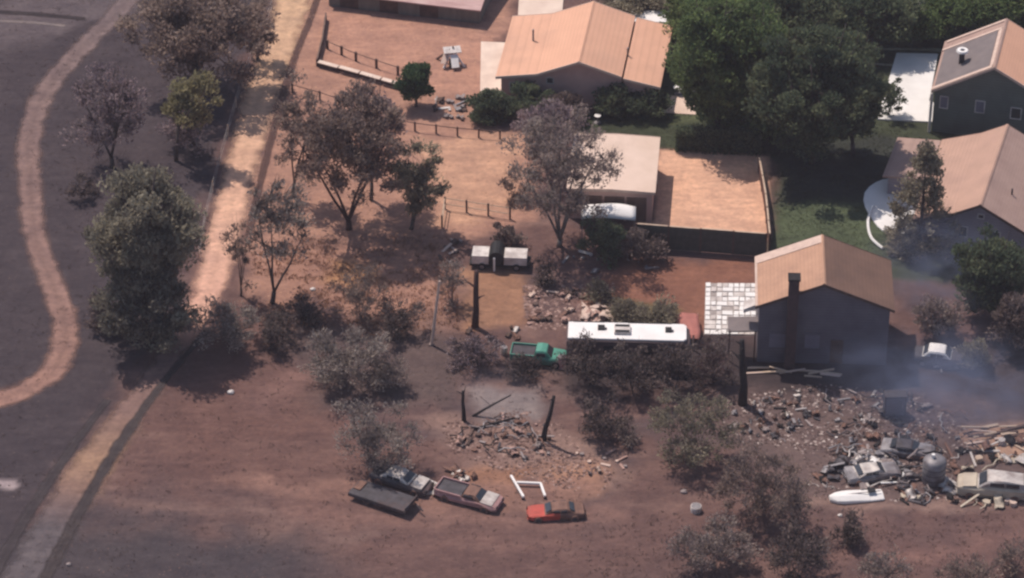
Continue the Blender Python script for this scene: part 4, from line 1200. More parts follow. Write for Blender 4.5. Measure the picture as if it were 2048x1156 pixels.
def car(name, label, px, heading, length=4.4, width=1.75, height=1.4, kind='sedan', paint='metal_burnt', roof=None, hood=None, rear=None, glass='glass', burnt=True, cat='car', sink=0.0, bed=None, front=None, front_from=0.15):
    """px: photograph spot of the ground under the car's middle; heading: direction of its front"""
    p = P(*px)
    root = empty(name, (p.x, p.y, 0), heading)
    tag(root, label, cat)
    L, Hh, g = length, height, 0.24 - sink
    if kind == 'sedan':
        prof = [(-0.5, 0.44), (-0.47, 0.60), (-0.30, 0.65), (-0.05, 0.66), (0.20, 0.64), (0.42, 0.56), (0.49, 0.46), (0.5, 0.36)]
        cab = [(-0.33, 0.64), (-0.21, 0.97), (-0.05, 1.0), (0.07, 0.97), (0.20, 0.64)]
    elif kind == 'suv':
        prof = [(-0.5, 0.5), (-0.485, 0.62), (-0.25, 0.64), (0.10, 0.64), (0.25, 0.62), (0.44, 0.56), (0.495, 0.5), (0.5, 0.34)]
        cab = [(-0.47, 0.62), (-0.42, 0.96), (-0.15, 1.0), (0.08, 0.97), (0.22, 0.62)]
    else:  # pickup
        prof = [(-0.5, 0.52), (-0.495, 0.60), (-0.25, 0.60), (-0.04, 0.60), (0.24, 0.62), (0.44, 0.56), (0.495, 0.48), (0.5, 0.34)]
        cab = [(-0.06, 0.58), (-0.045, 0.95), (0.05, 1.0), (0.14, 0.96), (0.25, 0.60)]
    body = MB()
    loft(body, [section(u * L, width * (0.86 if abs(u) > 0.48 else 1.0 if abs(u) < 0.4 else 0.96), g + (0.08 if abs(u) > 0.46 else 0), z * Hh) for u, z in prof])
    if burnt:
        cr = random.Random(label)
        body.v = [(x + cr.gauss(0, 0.035), y + cr.gauss(0, 0.035), z + cr.gauss(-0.02, 0.035) if z > 0.4 else z) for x, y, z in body.v]
    if front:
        fb = MB()
        k_ = [i for i, (u, _) in enumerate(prof) if u >= front_from][0]
        loft(fb, [body.v[i * 8:(i + 1) * 8] for i in range(k_, len(prof))])
        fb.build('front_body', M[front], root, bevel=0.03)
        bv = body.v
        body = MB()
        loft(body, [bv[i * 8:(i + 1) * 8] for i in range(0, k_ + 1)])
    body.build('body', M[paint], root, smooth=False, bevel=0.03)
    cb = MB()
    loft(cb, [[(u * L, -width * wv, 0.56 * Hh), (u * L, width * wv, 0.56 * Hh), (u * L, width * wv * 0.98, max(z * Hh - 0.12, 0.565 * Hh)), (u * L, width * wv * 0.86, z * Hh), (u * L, -width * wv * 0.86, z * Hh), (u * L, -width * wv * 0.98, max(z * Hh - 0.12, 0.565 * Hh))]
              for u, z in cab for wv in (0.43 if z < 0.8 else 0.39,)])
    if burnt:
        cb.v = [(x + cr.gauss(0, 0.04), y + cr.gauss(0, 0.04), z + (cr.gauss(-0.08, 0.05) if z > 0.7 * Hh else 0)) for x, y, z in cb.v]
    cb.build('cabin', M[roof or paint], root, bevel=0.03)
    # glazing: screens and side windows, a little proud of the cabin
    (u0, z0), (u1, z1) = cab[-1], cab[-2]
    (v0, y0), (v1, y1) = cab[0], cab[1]
    gl = []
    for (ua, za, ub, zb) in ((u0, z0, u1, z1), (v0, y0, v1, y1)):
        sgn = 1 if ua > ub else -1
        off = Vector((sgn * 0.025, 0, 0.02))
        a0, a1 = Vector((ua * L, 0, za * Hh)), Vector((ub * L, 0, zb * Hh))
        lo, hi = a0.lerp(a1, 0.15) + off, a0.lerp(a1, 0.86) + off
        q = [(lo.x, -width * 0.36, lo.z), (lo.x, width * 0.36, lo.z), (hi.x, width * 0.31, hi.z), (hi.x, -width * 0.31, hi.z)]
        q2 = [(x - sgn * 0.02, y, z - 0.02) for x, y, z in q]
        MB().add(q + q2, [(0, 1, 2, 3), (7, 6, 5, 4), (0, 4, 5, 1), (1, 5, 6, 2), (2, 6, 7, 3), (3, 7, 4, 0)]).build('windscreen' if sgn > 0 else 'rear_window', M[glass], root)
    for s_ in (-1, 1):
        for k in range(1 if kind == 'pickup' else 2):
            t0, t1 = (0.1, 0.92) if kind == 'pickup' else ((0.10, 0.47), (0.53, 0.92))[k]
            xa = cab[1][0] * L * 0.98 + (cab[-2][0] - cab[1][0]) * L * t0
            xb = cab[1][0] * L * 0.98 + (cab[-2][0] - cab[1][0]) * L * t1
            MB().box(((xa + xb) / 2, s_ * width * 0.405, 0.78 * Hh), (abs(xb - xa), 0.05, 0.20 * Hh)).build('side_window', M[glass], root)
    if hood:
        MB().prism_y([(0.24 * L, 0.63 * Hh), (0.43 * L, 0.57 * Hh), (0.43 * L, 0.60 * Hh), (0.24 * L, 0.665 * Hh)], -width * 0.42, width * 0.42).build('bonnet', M[hood], root)
    if rear:
        MB().prism_y([(-0.485 * L, 0.59 * Hh), (-0.36 * L, 0.645 * Hh), (-0.36 * L, 0.69 * Hh), (-0.485 * L, 0.645 * Hh)], -width * 0.42, width * 0.42).build('boot_lid', M[rear], root)
    if kind == 'pickup':
        z = 0.60 * Hh
        for s_ in (-1, 1):
            MB().box((-0.275 * L, s_ * width * 0.45, z + 0.09), (0.42 * L, 0.09, 0.24)).build('bed_side', M[bed or paint], root)
        MB().box((-0.488 * L, 0, z + 0.09), (0.07, width * 0.88, 0.25)).build('tailgate', M[rear or bed or paint], root)
        MB().box((-0.275 * L, 0, z + 0.03), (0.40 * L, width * 0.8, 0.04)).build('bed_floor', M['metal_burnt'], root)
    for s_ in (-1, 1):
        MB().box((0.497 * L, s_ * width * 0.32, 0.44 * Hh), (0.05, 0.28, 0.14)).build('headlight', M['black' if burnt else 'glass_pale'], root)
    tm, rm = wheel_mesh(0.33, 0.22, burnt)
    for u in (-0.31, 0.32):
        for s_ in (-1, 1):
            wh = inst(tm, 'wheel', root, (u * L, s_ * (width / 2 - 0.06), 0.33 - sink))
            inst(rm, 'rim', wh)
    return root


car('burnt_car', 'burnt dark sedan with pale roof edge in the row of wrecks', (803, 968), R(-27), 4.9, 1.8, 1.22, 'sedan', 'metal_burnt', roof='metal_pale', hood='metal_pale', sink=0.1)
car('burnt_pickup', 'mauve burnt pickup with pale front end in the row of wrecks', (938, 1000), R(-24), 5.2, 1.85, 1.15, 'pickup', 'mauve', roof='rust', hood='metal_pale', sink=0.1, bed='mauve')
car('burnt_car', 'low red and brown wreck apart from the others', (1112, 1030), R(184), 4.4, 1.55, 1.0, 'sedan', 'rust', roof='rust', sink=0.2, front='red', front_from=-0.06)
car('pickup', 'khaki pickup with dark windscreen at the right edge of the rubble', (1985, 985), R(172), 5.4, 2.0, 1.75, 'suv', 'khaki', roof='metal_pale', hood='khaki', sink=0.12, cat='pickup')
car('pickup', 'teal green old pickup left of the motorhome', (1078, 722), R(-8), 4.6, 1.75, 1.45, 'pickup', 'teal', burnt=False, cat='pickup')
car('parked_car', 'dark car with shiny white roof right of the dark house', (1880, 725), R(-12), 4.4, 1.8, 1.45, 'sedan', 'metal_burnt', roof='white', hood='metal_burnt', burnt=False)  # white roof colour stands in for reflections on a dark car
car('parked_car', 'white car showing between trees at the top right', (1830, 26), R(5), 4.3, 1.75, 1.4, 'sedan', 'white', burnt=False)

# burnt flatbed trailer
p = P(766, 1004)
tr = empty('trailer', p, R(-28))
tag(tr, 'burnt dark flatbed trailer at the left end of the wrecks', 'trailer')
MB().box((0, 0, 0.62), (5.0, 1.9, 0.10)).build('deck', M['metal_burnt'], tr)
for s_ in (-1, 1):
    MB().box((0, s_ * 0.93, 0.5), (5.02, 0.1, 0.26)).build('side_rail', M['metal_burnt'], tr)
    for x in (-1.0, 0.0):
        wh = inst(wheel_mesh(0.33, 0.22, True)[0], 'wheel', tr, (x, s_ * 0.78, 0.33))
        inst(wheel_mesh(0.33, 0.22, True)[1], 'rim', wh)
MB().box((2.48, 0, 0.78), (0.08, 1.86, 0.36)).build('headboard', M['metal_burnt'], tr)
MB().box((-2.1, 0.2, 0.72), (0.6, 1.1, 0.08)).build('ramp', M['rust'], tr)
MB().tube([(2.5, 0.5, 0.5), (3.5, 0, 0.45)], [0.06, 0.06], 6).build('drawbar', M['metal_burnt'], tr)

# motorhome
a, b = P(1133, 678, 3.0), P(1381, 684, 3.0)
d = (b - a)
mh = empty('motorhome', (a.x, a.y, 0), math.atan2(d.y, d.x))
tag(mh, 'long white motorhome seen mostly by its roof', 'motorhome')
ml = d.length
wd = 2.5
mb = MB()
loft(mb, [[(x, 0.04 + i_, 0.55), (x, wd - 0.04 - i_, 0.55), (x, wd - i_, 1.2), (x, wd - i_, 2.8 - dz), (x, wd - 0.22 - i_, 3.0 - dz), (x, 0.22 + i_, 3.0 - dz), (x, i_, 2.8 - dz), (x, i_, 1.2)]
          for x, i_, dz in ((0, 0.12, 0.12), (0.2, 0.0, 0.0), (ml * 0.35, 0, -0.02), (ml * 0.65, 0, -0.02), (ml - 0.5, 0, 0.02), (ml - 0.05, 0.12, 0.35), (ml, 0.2, 0.9))])
mb.build('body', M['coach_shaded'], mh)
MB().prism_z([(0.1, 0.12), (ml - 0.55, 0.1), (ml - 0.3, 0.35), (ml - 0.3, wd - 0.35), (ml - 0.55, wd - 0.1), (0.1, wd - 0.12)], 2.86, 3.05).build('roof', M['white'], mh, bevel=0.06)
MB().box((ml / 2, -0.012, 1.25), (ml * 0.96, 0.02, 0.4)).build('stripe', M['maroon'], mh)
MB().box((ml / 2 - 0.1, wd / 2, 0.42), (ml * 0.94, wd * 0.86, 0.3)).build('chassis', M['black'], mh)
for x, wv in ((1.6, 1.1), (3.6, 1.3), (6.3, 1.2)):
    f = MB().box((x, -0.02, 2.05), (wv, 0.05, 0.7)).build('window', M['black'], mh)
    MB().box((x, -0.04, 2.05), (wv - 0.12, 0.03, 0.58)).build('pane', M['glass'], f)
MB().box((8.3, -0.02, 1.55), (0.7, 0.05, 1.85)).build('door', M['white_dirty'], mh)
MB().box((ml + 0.0, wd / 2, 1.75), (0.08, wd * 0.72, 0.8), ry=R(0)).build('windscreen', M['glass'], mh)
for x, sx, y in ((2.75, 0.55, 1.55), (8.15, 0.5, 1.45)):
    v_ = MB().box((x, y, 3.1), (sx, 0.6, 0.16)).build('roof_vent', M['black'], mh)
    MB().box((x + sx * 0.55, y - 0.12, 3.06), (0.3, 0.3, 0.08)).build('vent_lid', M['metal_burnt'], v_)
ac = MB().box((4.45, 1.25, 3.16), (1.3, 1.1, 0.28)).build('air_conditioner', M['white_dirty'], mh)
MB().box((4.45, 0.86, 3.31), (1.15, 0.3, 0.03)).build('grille', M['black'], ac)
MB().box((4.45, 1.62, 3.31), (1.15, 0.3, 0.03)).build('grille', M['black'], ac)
MB().tube([(0.5, 2.35, 3.06), (3.0, 2.35, 3.06)], [0.04, 0.04], 6).build('roof_rail', M['black'], mh)
MB().tube([(4.9, 2.35, 3.06), (8.4, 2.35, 3.06)], [0.05, 0.05], 6).build('roof_rail', M['black'], mh)
tm, rm = wheel_mesh(0.42, 0.28, False)
for x in (2.4, ml - 2.0):
    for y in (0.2, wd - 0.2):
        wh = inst(tm, 'wheel', mh, (x, y, 0.42))
        inst(rm, 'rim', wh)

# white box trailer with black tank
p = P(940, 540)
wt = empty('box_trailer', p, R(-4))
tag(wt, 'white trailer with a black tank across its middle', 'trailer')
MB().box((0.85, 0.9, 0.95), (1.4, 1.5, 0.8)).build('box', M['white_dirty'], wt)
MB().box((3.8, 0.9, 0.92), (1.9, 1.5, 0.75)).build('box', M['white_dirty'], wt)
MB().box((2.5, 0.9, 0.45), (5.1, 1.5, 0.2)).build('chassis', M['black'], wt)
MB().tube([(2.2, 0.0, 1.25), (2.2, 1.85, 1.25)], [0.62, 0.62], 14).build('tank', M['black'], wt)
MB().box((2.05, -0.12, 0.75), (0.16, 0.16, 1.3)).build('upright', M['white'], wt)
for x in (1.0, 3.9):
    for y in (0.1, 1.7):
        wh = inst(wheel_mesh(0.33, 0.22, False)[0], 'wheel', wt, (x, y, 0.33))
        inst(wheel_mesh(0.33, 0.22, False)[1], 'rim', wh)

# shade canopy before the garage
p = P(1162, 478)
cn = empty('shade_canopy', p, R(-3))
tag(cn, 'white canvas shade canopy in front of the pale garage', 'canopy')
V, F = [], []
nx, ny = 13, 7
cw, cdp = 4.6, 2.2
for j in range(ny):
    for i in range(nx):
        x, y = i / (nx - 1), j / (ny - 1)
        V.append((x * cw, y * cdp, 2.25 + 0.55 * math.sin(math.pi * y) * (0.75 + 0.25 * math.sin(math.pi * x)) - 0.22 * (1 - math.sin(math.pi * x)) + 0.05 * math.sin(7 * x + 3 * y)))
F = [(j * nx + i, j * nx + i + 1, (j + 1) * nx + i + 1, (j + 1) * nx + i) for j in range(ny - 1) for i in range(nx - 1)]
cv = MB().add(V, F).build('canvas', M['white'], cn, smooth=True)
cv.modifiers.new('thickness', 'SOLIDIFY').thickness = 0.03
for x in (0.1, cw / 2, cw - 0.1):
    for y in (0.06, cdp - 0.06):
        MB().tube([(x, y, 0), (x, y, 2.15)], [0.035, 0.035], 6).build('post', M['metal_grey'], cn)

# red tarp shelter and olive tarp beside the motorhome
p = P(1350, 692)
rt = empty('tarp_shelter', p, R(-3))
tag(rt, 'low sagging red tarp shelter at the right end of the motorhome', 'tarp')
V = []
for j in range(8):
    for i in range(8):
        x, y = i / 7, j / 7
        V.append((x * 1.95 + 0.12 * math.sin(5 * y), y * 3.5 + 0.15 * math.sin(4 * x), 0.78 + 0.16 * math.sin(math.pi * x) * math.sin(math.pi * y) + 0.05 * math.sin(9 * x + 6 * y) + 0.05 * math.sin(17 * y - 4 * x)))
tp = MB().add(V, [(j * 8 + i, j * 8 + i + 1, (j + 1) * 8 + i + 1, (j + 1) * 8 + i) for j in range(7) for i in range(7)]).build('tarp', M['red_tarp'], rt, smooth=True)
tp.modifiers.new('thickness', 'SOLIDIFY').thickness = 0.03
for x, y in ((0.1, 0.08), (1.85, 0.1), (0.05, 3.4), (1.8, 3.45)):
    MB().tube([(x, y, 0), (x, y, 0.85)], [0.035, 0.035], 6).build('post', M['wood_pale'], rt)
p = P(1386, 700)
pp = empty('marker_post', p)
tag(pp, 'short pale pink post at the end of the motorhome', 'post')
MB().box((0, 0, 0.75), (0.14, 0.14, 1.5)).build('shaft', M['trim_pale'], pp)
MB().box((0, 0, 1.53), (0.2, 0.2, 0.06)).build('cap', M['red_tarp'], pp)

# drums and small things near the teal pickup
def drum(label, px, m_, rad=0.3, h=0.9):
    o = empty('drum', P(*px))
    tag(o, label, 'drum')
    n = 14
    MB().tube([(0, 0, 0), (0, 0, h * 0.33), (0, 0, h * 0.34), (0, 0, h * 0.66), (0, 0, h * 0.67), (0, 0, h)], [rad, rad, rad * 1.04, rad * 1.04, rad, rad], n).build('shell', M[m_], o)
    MB().tube([(0, 0, h), (0, 0, h + 0.03)], [rad * 0.9, rad * 0.88], n).build('lid', M['metal_grey'], o)
    return o


drum('pinkish grey drum right of the teal pickup', (1124, 735), 'mauve', 0.34, 1.1)
drum('dark red drum left of the teal pickup', (1030, 712), 'red_tarp', 0.3, 0.8)
drum('pale drum left of the dark red one', (1008, 708), 'metal_pale', 0.28, 0.7)
drum('small white drum beside the olive shrub', (1392, 1022), 'white_dirty', 0.42, 0.5)

# white pipe frame
p = P(1038, 998)
wf = empty('pipe_rack', p, R(-6))
wf.scale = (0.82, 0.82, 0.82)
tag(wf, 'white rectangular pipe frame lying open near the red wreck', 'frame')
z = 0.34
c_ = [(0.0, 0.0), (2.2, 0.15), (1.55, 2.1), (-0.25, 2.0)]
MB().box((-0.32, 1.45, z), (0.22, 3.4, 0.2), rz=R(26)).build('side_bar', M['white'], wf)
MB().box((0.72, 2.05, z + 0.01), (2.3, 0.2, 0.2), rz=R(2)).build('cross_bar', M['white'], wf)
MB().box((2.12, 1.15, z), (0.22, 1.9, 0.2), rz=R(18)).build('side_bar', M['white'], wf)
for x, y in ((0.36, 0.0), (2.38, 0.35), (-1.0, 2.9), (1.85, 1.98)):
    MB().box((x, y, z / 2 - 0.06), (0.2, 0.2, z - 0.1)).build('foot', M['black'], wf)

# white hull, tank, oven box in the rubble
p = P(1712, 996)
hu = empty('boat', p, R(8))
tag(hu, 'white upturned boat hull lying at the front of the rubble', 'boat')
rings = []
for k in range(9):
    u = k / 8
    hw = 0.85 * math.sin(math.pi * min(1, 0.12 + 0.62 * (1 - u) + 0.05)) ** 0.6 if u > 0 else 0.7
    hw = (0.12 + 0.62 * math.sqrt(max(0, 1 - (max(0, 0.35 - u) / 0.36) ** 2))) * (1 - 0.25 * max(0, u - 0.6))
    h_ = 0.42 * (0.5 + 0.5 * math.sin(math.pi * min(1, u + 0.25)))
    rings.append([(-2.1 + 4.2 * u, -hw, 0.05), (-2.1 + 4.2 * u, hw, 0.05), (-2.1 + 4.2 * u, hw * 0.92, 0.05 + h_ * 0.6), (-2.1 + 4.2 * u, hw * 0.3, 0.08 + h_), (-2.1 + 4.2 * u, -hw * 0.3, 0.08 + h_), (-2.1 + 4.2 * u, -hw * 0.92, 0.05 + h_ * 0.6)])
loft(MB(), rings).build('hull', M['white'], hu, smooth=False, bevel=0.05)
MB().tube([(-1.8, 0, 0.42), (1.9, 0, 0.52)], [0.05, 0.05], 6).build('keel', M['white_dirty'], hu)
MB().box((1.2, 0.1, 0.56), (0.6, 0.5, 0.06)).build('scorch_patch', M['black'], hu)

p = P(1866, 962)
tk = empty('water_tank', p)
tag(tk, 'upright grey metal tank standing in the rubble', 'tank')
MB().tube([(0, 0, 0), (0, 0, 0.05), (0, 0, 2.0), (0, 0, 2.2), (0, 0, 2.3)], [0.86, 0.9, 0.9, 0.7, 0.15], 20).build('shell', M['metal_grey'], tk, smooth=True)
MB().tube([(-0.15, 0, 2.25), (-0.15, 0, 2.6)], [0.14, 0.14], 8).build('filler_cap', M['white'], tk)
for z in (0.5, 1.0, 1.5):
    MB().tube([(0, 0, z), (0, 0, z + 0.05)], [0.92, 0.92], 20).build('hoop', M['metal_burnt'], tk)

p = P(1788, 828)
ov = empty('steel_cabinet', p, R(2))
tag(ov, 'tall dark steel cabinet standing alone in the smoke', 'cabinet')
MB().box((0, 0, 1.0), (1.75, 0.9, 2.0)).build('case', M['metal_burnt'], ov, bevel=0.03)
MB().box((0, -0.46, 1.0), (1.5, 0.03, 1.7)).build('door', M['wall_blue'], ov)
MB().box((0.55, -0.5, 1.1), (0.06, 0.05, 0.4)).build('handle', M['metal_grey'], ov)

# garden things
def patio_table(label, px, m_='white', r_=0.45):
    o = empty('patio_table', P(*px))
    tag(o, label, 'table')
    n = 14
    MB().tube([(0, 0, 0.70), (0, 0, 0.75)], [r_, r_], n).build('top', M[m_], o)
    MB().tube([(0, 0, 0), (0, 0, 0.7)], [0.06, 0.06], 6).build('stem', M['metal_grey'], o)
    MB().tube([(0, 0, 0), (0, 0, 0.05)], [0.35, 0.3], 10).build('foot', M['metal_grey'], o)


patio_table('white round table right of the salmon house', (1356, 188))
patio_table('smaller white round table next to the big green tree', (1388, 186), r_=0.35)
patio_table('small white table under the hedge of the salmon house', (1195, 245), r_=0.3)
patio_table('white round table left of the hedge below the concrete strip', (972, 245), r_=0.4)
o = MB().prism_z([(p.x, p.y) for p in (P(1328, 226), P(1392, 230), P(1384, 192), P(1332, 192))], 0.004, 0.05).build('patio', M['roof_pale'])
tag(o, 'pinkish paved corner right of the salmon house', kind='structure')

# swing frame in the corral
p = P(905, 128)
sw = empty('play_frame', p, R(10))
tag(sw, 'white splayed play frame with dark posts in the corral', 'play frame')
for k, (x, y, tx, ty, h_) in enumerate([(-1.3, 1.1, -0.2, 0.1, 1.5), (0.2, 1.6, 0.1, 0.2, 1.7), (1.0, -0.7, 0.1, -0.1, 1.4), (-0.9, -0.6, -0.1, 0, 1.4)]):
    MB().tube([(x, y, 0), (tx, ty, h_)], [0.12, 0.09], 6).build('leg', M['wood_dark' if k < 2 else 'white'], sw)
MB().box((0, 0.1, 1.45), (1.6, 0.9, 0.1), rx=R(12)).build('deck', M['white_dirty'], sw)
MB().box((0.1, -0.75, 0.75), (0.7, 1.3, 0.08), rx=R(40)).build('slide', M['white'], sw)
MB().box((-0.75, -0.3, 0.9), (0.5, 1.2, 0.08), rx=R(35), rz=R(-30)).build('ramp', M['trim_pale'], sw)
MB().box((0.1, -0.35, 0.35), (0.9, 0.5, 0.6)).build('crate', M['black'], sw)

# ------------------------------------------------------------------ rubble: single pieces of scrap, then the crumbs


def bent_sheet(seed):
    r = random.Random(seed)
    V, F = [], []
    n, m_ = 7, 4
    a1, a2 = r.uniform(2, 5), r.uniform(1, 4)
    for j in range(m_):
        for i in range(n):
            x, y = i / (n - 1) - 0.5, j / (m_ - 1) - 0.5
            V.append((x + 0.05 * math.sin(a2 * y * 3), y * (1 - 0.25 * x * r.uniform(0, 1)), 0.10 + 0.09 * math.sin(a1 * x * 2 + a2 * y)))
    F = [(j * n + i, j * n + i + 1, (j + 1) * n + i + 1, (j + 1) * n + i) for j in range(m_ - 1) for i in range(n - 1)]
    k = len(V)
    V += [(x, y, z - 0.025) for x, y, z in V]
    F += [tuple(k + q for q in reversed(f)) for f in F]
    rim = [i for i in range(n)] + [j * n + n - 1 for j in range(1, m_)] + [(m_ - 1) * n + i for i in range(n - 2, -1, -1)] + [j * n for j in range(m_ - 2, 0, -1)]
    F += [(rim[q], rim[(q + 1) % len(rim)], k + rim[(q + 1) % len(rim)], k + rim[q])[::-1] for q in range(len(rim))]
    return MB().add(V, F)


SHEETS = [bent_sheet(s) for s in range(6)]
MESH_CACHE = {}


def scrap_mesh(kind, m_, s):
    key = (kind, m_, s)
    if key not in MESH_CACHE:
        if kind == 'sheet':
            MESH_CACHE[key] = SHEETS[s].mesh('scrap_sheet', M[m_], True)
        elif kind == 'pipe':
            r = random.Random(s + 50)
            pp_ = [Vector((-0.5, 0, 0.05))]
            for q in range(4):
                pp_.append(Vector((-0.5 + (q + 1) * 0.25, r.gauss(0, 0.12), max(0.04, 0.05 + r.gauss(0.06, 0.08)))))
            MESH_CACHE[key] = MB().tube(pp_, [0.035] * 5, 5).mesh('bent_pipe', M[m_])
        elif kind == 'board':
            MESH_CACHE[key] = MB().prism_y([(-0.5, 0), (0.48, 0), (0.5, 0.06), (0.1, 0.065), (-0.49, 0.055)], -0.08, 0.09).mesh('board', M[m_])
        else:
            r = random.Random(s)
            poly = [(math.cos(q) * r.uniform(0.35, 0.55), math.sin(q) * r.uniform(0.35, 0.55)) for q in [i * 2 * math.pi / 6 + r.uniform(-0.2, 0.2) for i in range(6)]]
            MESH_CACHE[key] = MB().prism_z(poly, 0, 0.5).mesh('chunk', M[m_])
    return MESH_CACHE[key]


WORD = {'metal_pale': 'pale', 'metal_grey': 'grey', 'metal_burnt': 'blackened', 'white_dirty': 'whitish', 'white': 'white', 'rust': 'rusty', 'ash': 'ashen', 'wood_pale': 'light', 'wood_dark': 'dark', 'pink_rubble': 'pink', 'char': 'charred', 'khaki': 'khaki', 'trim_pale': 'pale pink', 'stone': 'brownish'}


def scatter(pix, n, mats, where, group, seed, size=(0.5, 1.5), kinds=('sheet', 'board', 'chunk'), head=None):
    r = random.Random(seed)
    poly = gp(pix)
    xs, ys = [p[0] for p in poly], [p[1] for p in poly]
    done = 0
    while done < n:
        x, y = r.uniform(min(xs), max(xs)), r.uniform(min(ys), max(ys))
        if poly_sd(np.array([x]), np.array([y]), poly)[0] < 0:
            continue
        m_ = r.choice(mats)
        k = r.choice(kinds)
        L = r.uniform(*size) * 0.88
        s = r.randrange(6)
        nm = {'pipe': 'bent_pipe', 'sheet': 'scrap_sheet', 'board': 'board', 'chunk': 'chunk'}[k]
        sc = {'pipe': (L * 1.8, L * 1.5, L * 1.2), 'sheet': (L, L * r.uniform(0.4, 0.8), r.uniform(0.8, 1.8)), 'board': (L * 1.7, r.uniform(0.8, 1.6), 1.2), 'chunk': (L * 0.6, L * 0.5, L * r.uniform(0.4, 0.9))}[k]
        tilt = (r.gauss(0, 0.12), r.gauss(0, 0.12)) if k != 'chunk' else (0, 0)
        lift = 0.02 + (abs(tilt[1]) * sc[0] * 0.5 if k != 'chunk' else 0) + (abs(tilt[0]) * sc[1] * 0.4 if k == 'sheet' else 0)
        o = inst(scrap_mesh(k, m_, s), nm, None, (x, y, lift if k != 'chunk' else -0.02), (tilt[0], tilt[1], r.uniform(0, 6.28) if head is None else r.gauss(head, 0.08)), sc)
        kw = {'pipe': 'twisted pipe', 'sheet': 'bent metal sheet', 'board': 'loose board', 'chunk': 'broken chunk'}[k]
        fx, fy = (x - min(xs)) / (max(xs) - min(xs)), (y - min(ys)) / (max(ys) - min(ys))
        spot = ('far left', 'left middle', 'right middle', 'far right')[min(3, int(fx * 4))] + (', front', ', centre', ', back')[min(2, int(fy * 3))]
        big = 'small ' if L < size[0] + 0.33 * (size[1] - size[0]) else 'large ' if L > size[0] + 0.7 * (size[1] - size[0]) else ''
        lab = f'{big}{WORD[m_]} {kw} {where}, {spot}'
        lab = lab if len(lab.split()) <= 16 else lab.replace('broken ', '').replace('bent ', '').replace('loose ', '')
        lab = lab if len(lab.split()) <= 16 else lab[len(big):]
        lab = lab if len(lab.split()) <= 16 else lab.rsplit(',', 1)[0]
        tag(o, lab, {'pipe': 'pipe', 'sheet': 'scrap metal', 'board': 'board', 'chunk': 'rubble'}[k], f'{WORD[m_]} {kw} pieces {group}')
        done += 1


MIX = ['metal_grey', 'white_dirty', 'rust', 'ash', 'metal_burnt', 'char']
scatter([(1455, 815), (1600, 775), (1640, 850), (1560, 880), (1460, 870)], 40, ['ash', 'char', 'rust', 'metal_burnt', 'metal_grey', 'white_dirty'], 'in the rubble near the black trunk', 'in the rubble near the black trunk', 1, (0.3, 0.7), ('sheet', 'board', 'sheet'))
scatter([(1640, 790), (1760, 775), (1830, 870), (1740, 920), (1650, 880)], 40, MIX, 'in the ashes around the steel cabinet', 'around the steel cabinet', 2, (0.3, 0.8))
scatter([(1620, 975), (1700, 900), (1830, 905), (1840, 985), (1760, 965), (1680, 965)], 50, ['metal_pale', 'white', 'metal_grey', 'metal_burnt', 'rust', 'char', 'metal_burnt'], 'heaped behind the white boat hull', 'heaped behind the boat hull', 3, (0.6, 1.8), ('sheet', 'sheet', 'board'))
scatter([(1770, 985), (1910, 960), (1925, 1005), (1790, 1010)], 26, ['khaki', 'rust', 'metal_pale', 'char', 'metal_burnt'], 'between boat hull and khaki pickup', 'between the boat hull and khaki pickup', 4, (0.5, 1.3))
scatter([(1890, 905), (2040, 880), (2050, 925), (1900, 930)], 18, ['metal_pale', 'rust', 'char', 'wood_pale'], 'behind the khaki pickup', 'behind the khaki pickup', 5, (0.5, 1.6))
scatter([(1930, 1000), (2045, 1000), (2045, 1012), (1930, 1012)], 8, ['khaki', 'rust', 'trim_pale'], 'under the khaki pickup side', 'under the khaki pickup side', 6, (0.6, 1.4))
scatter([(900, 860), (1000, 825), (1090, 850), (1130, 900), (1040, 925), (920, 895)], 42, ['pink_rubble', 'rust', 'wood_dark', 'pink_rubble', 'metal_burnt', 'ash'], 'on the pink rubble by the leaning trunk', 'on the pink rubble by the leaning trunk', 7, (0.4, 1.1))
scatter([(1060, 590), (1160, 575), (1225, 600), (1215, 640), (1120, 650), (1055, 650)], 42, ['pink_rubble', 'trim_pale', 'rust', 'wood_dark', 'pink_rubble'], 'in the heap behind the motorhome', 'in the heap left behind the motorhome', 8, (0.45, 1.3))
scatter([(1130, 625), (1220, 605), (1222, 645), (1135, 648)], 10, ['trim_pale', 'pink_rubble'], 'just behind the motorhome corner', 'just behind the motorhome corner', 9, (0.9, 1.8), ('sheet',))
scatter([(860, 190), (960, 195), (960, 245), (870, 240)], 26, ['metal_grey', 'ash', 'white_dirty', 'wood_dark'], 'in the clutter under the round tree', 'under the round green tree', 10, (0.4, 1.2))
scatter([(895, 480), (930, 480), (935, 540), (880, 520)], 12, ['ash', 'trim_pale', 'wood_dark'], 'left of the white trailer', 'left of the white trailer', 11, (0.4, 1.0))
scatter([(860, 960), (900, 965), (890, 995), (860, 990)], 6, ['white_dirty', 'metal_pale'], 'between the wrecks', 'between the wrecks', 12, (0.6, 1.2), ('sheet', 'board'))
scatter([(900, 940), (965, 950), (960, 965), (900, 960)], 7, ['metal_pale', 'rust'], 'behind the mauve pickup', 'behind the mauve pickup', 13, (0.6, 1.3), ('sheet', 'board'))
scatter([(1150, 900), (1280, 890), (1240, 960), (1160, 960)], 14, ['trim_pale', 'pink_rubble', 'ash'], 'on the orange patch right of the pipe frame', 'right of the pipe frame', 14, (0.3, 0.8))
scatter([(1500, 735), (1670, 745), (1660, 758), (1500, 755)], 12, ['wood_pale', 'trim_pale', 'wood_pale'], 'along the foot of the dark house', 'along the foot of the dark house', 15, (0.9, 1.8), ('board',), R(-4))
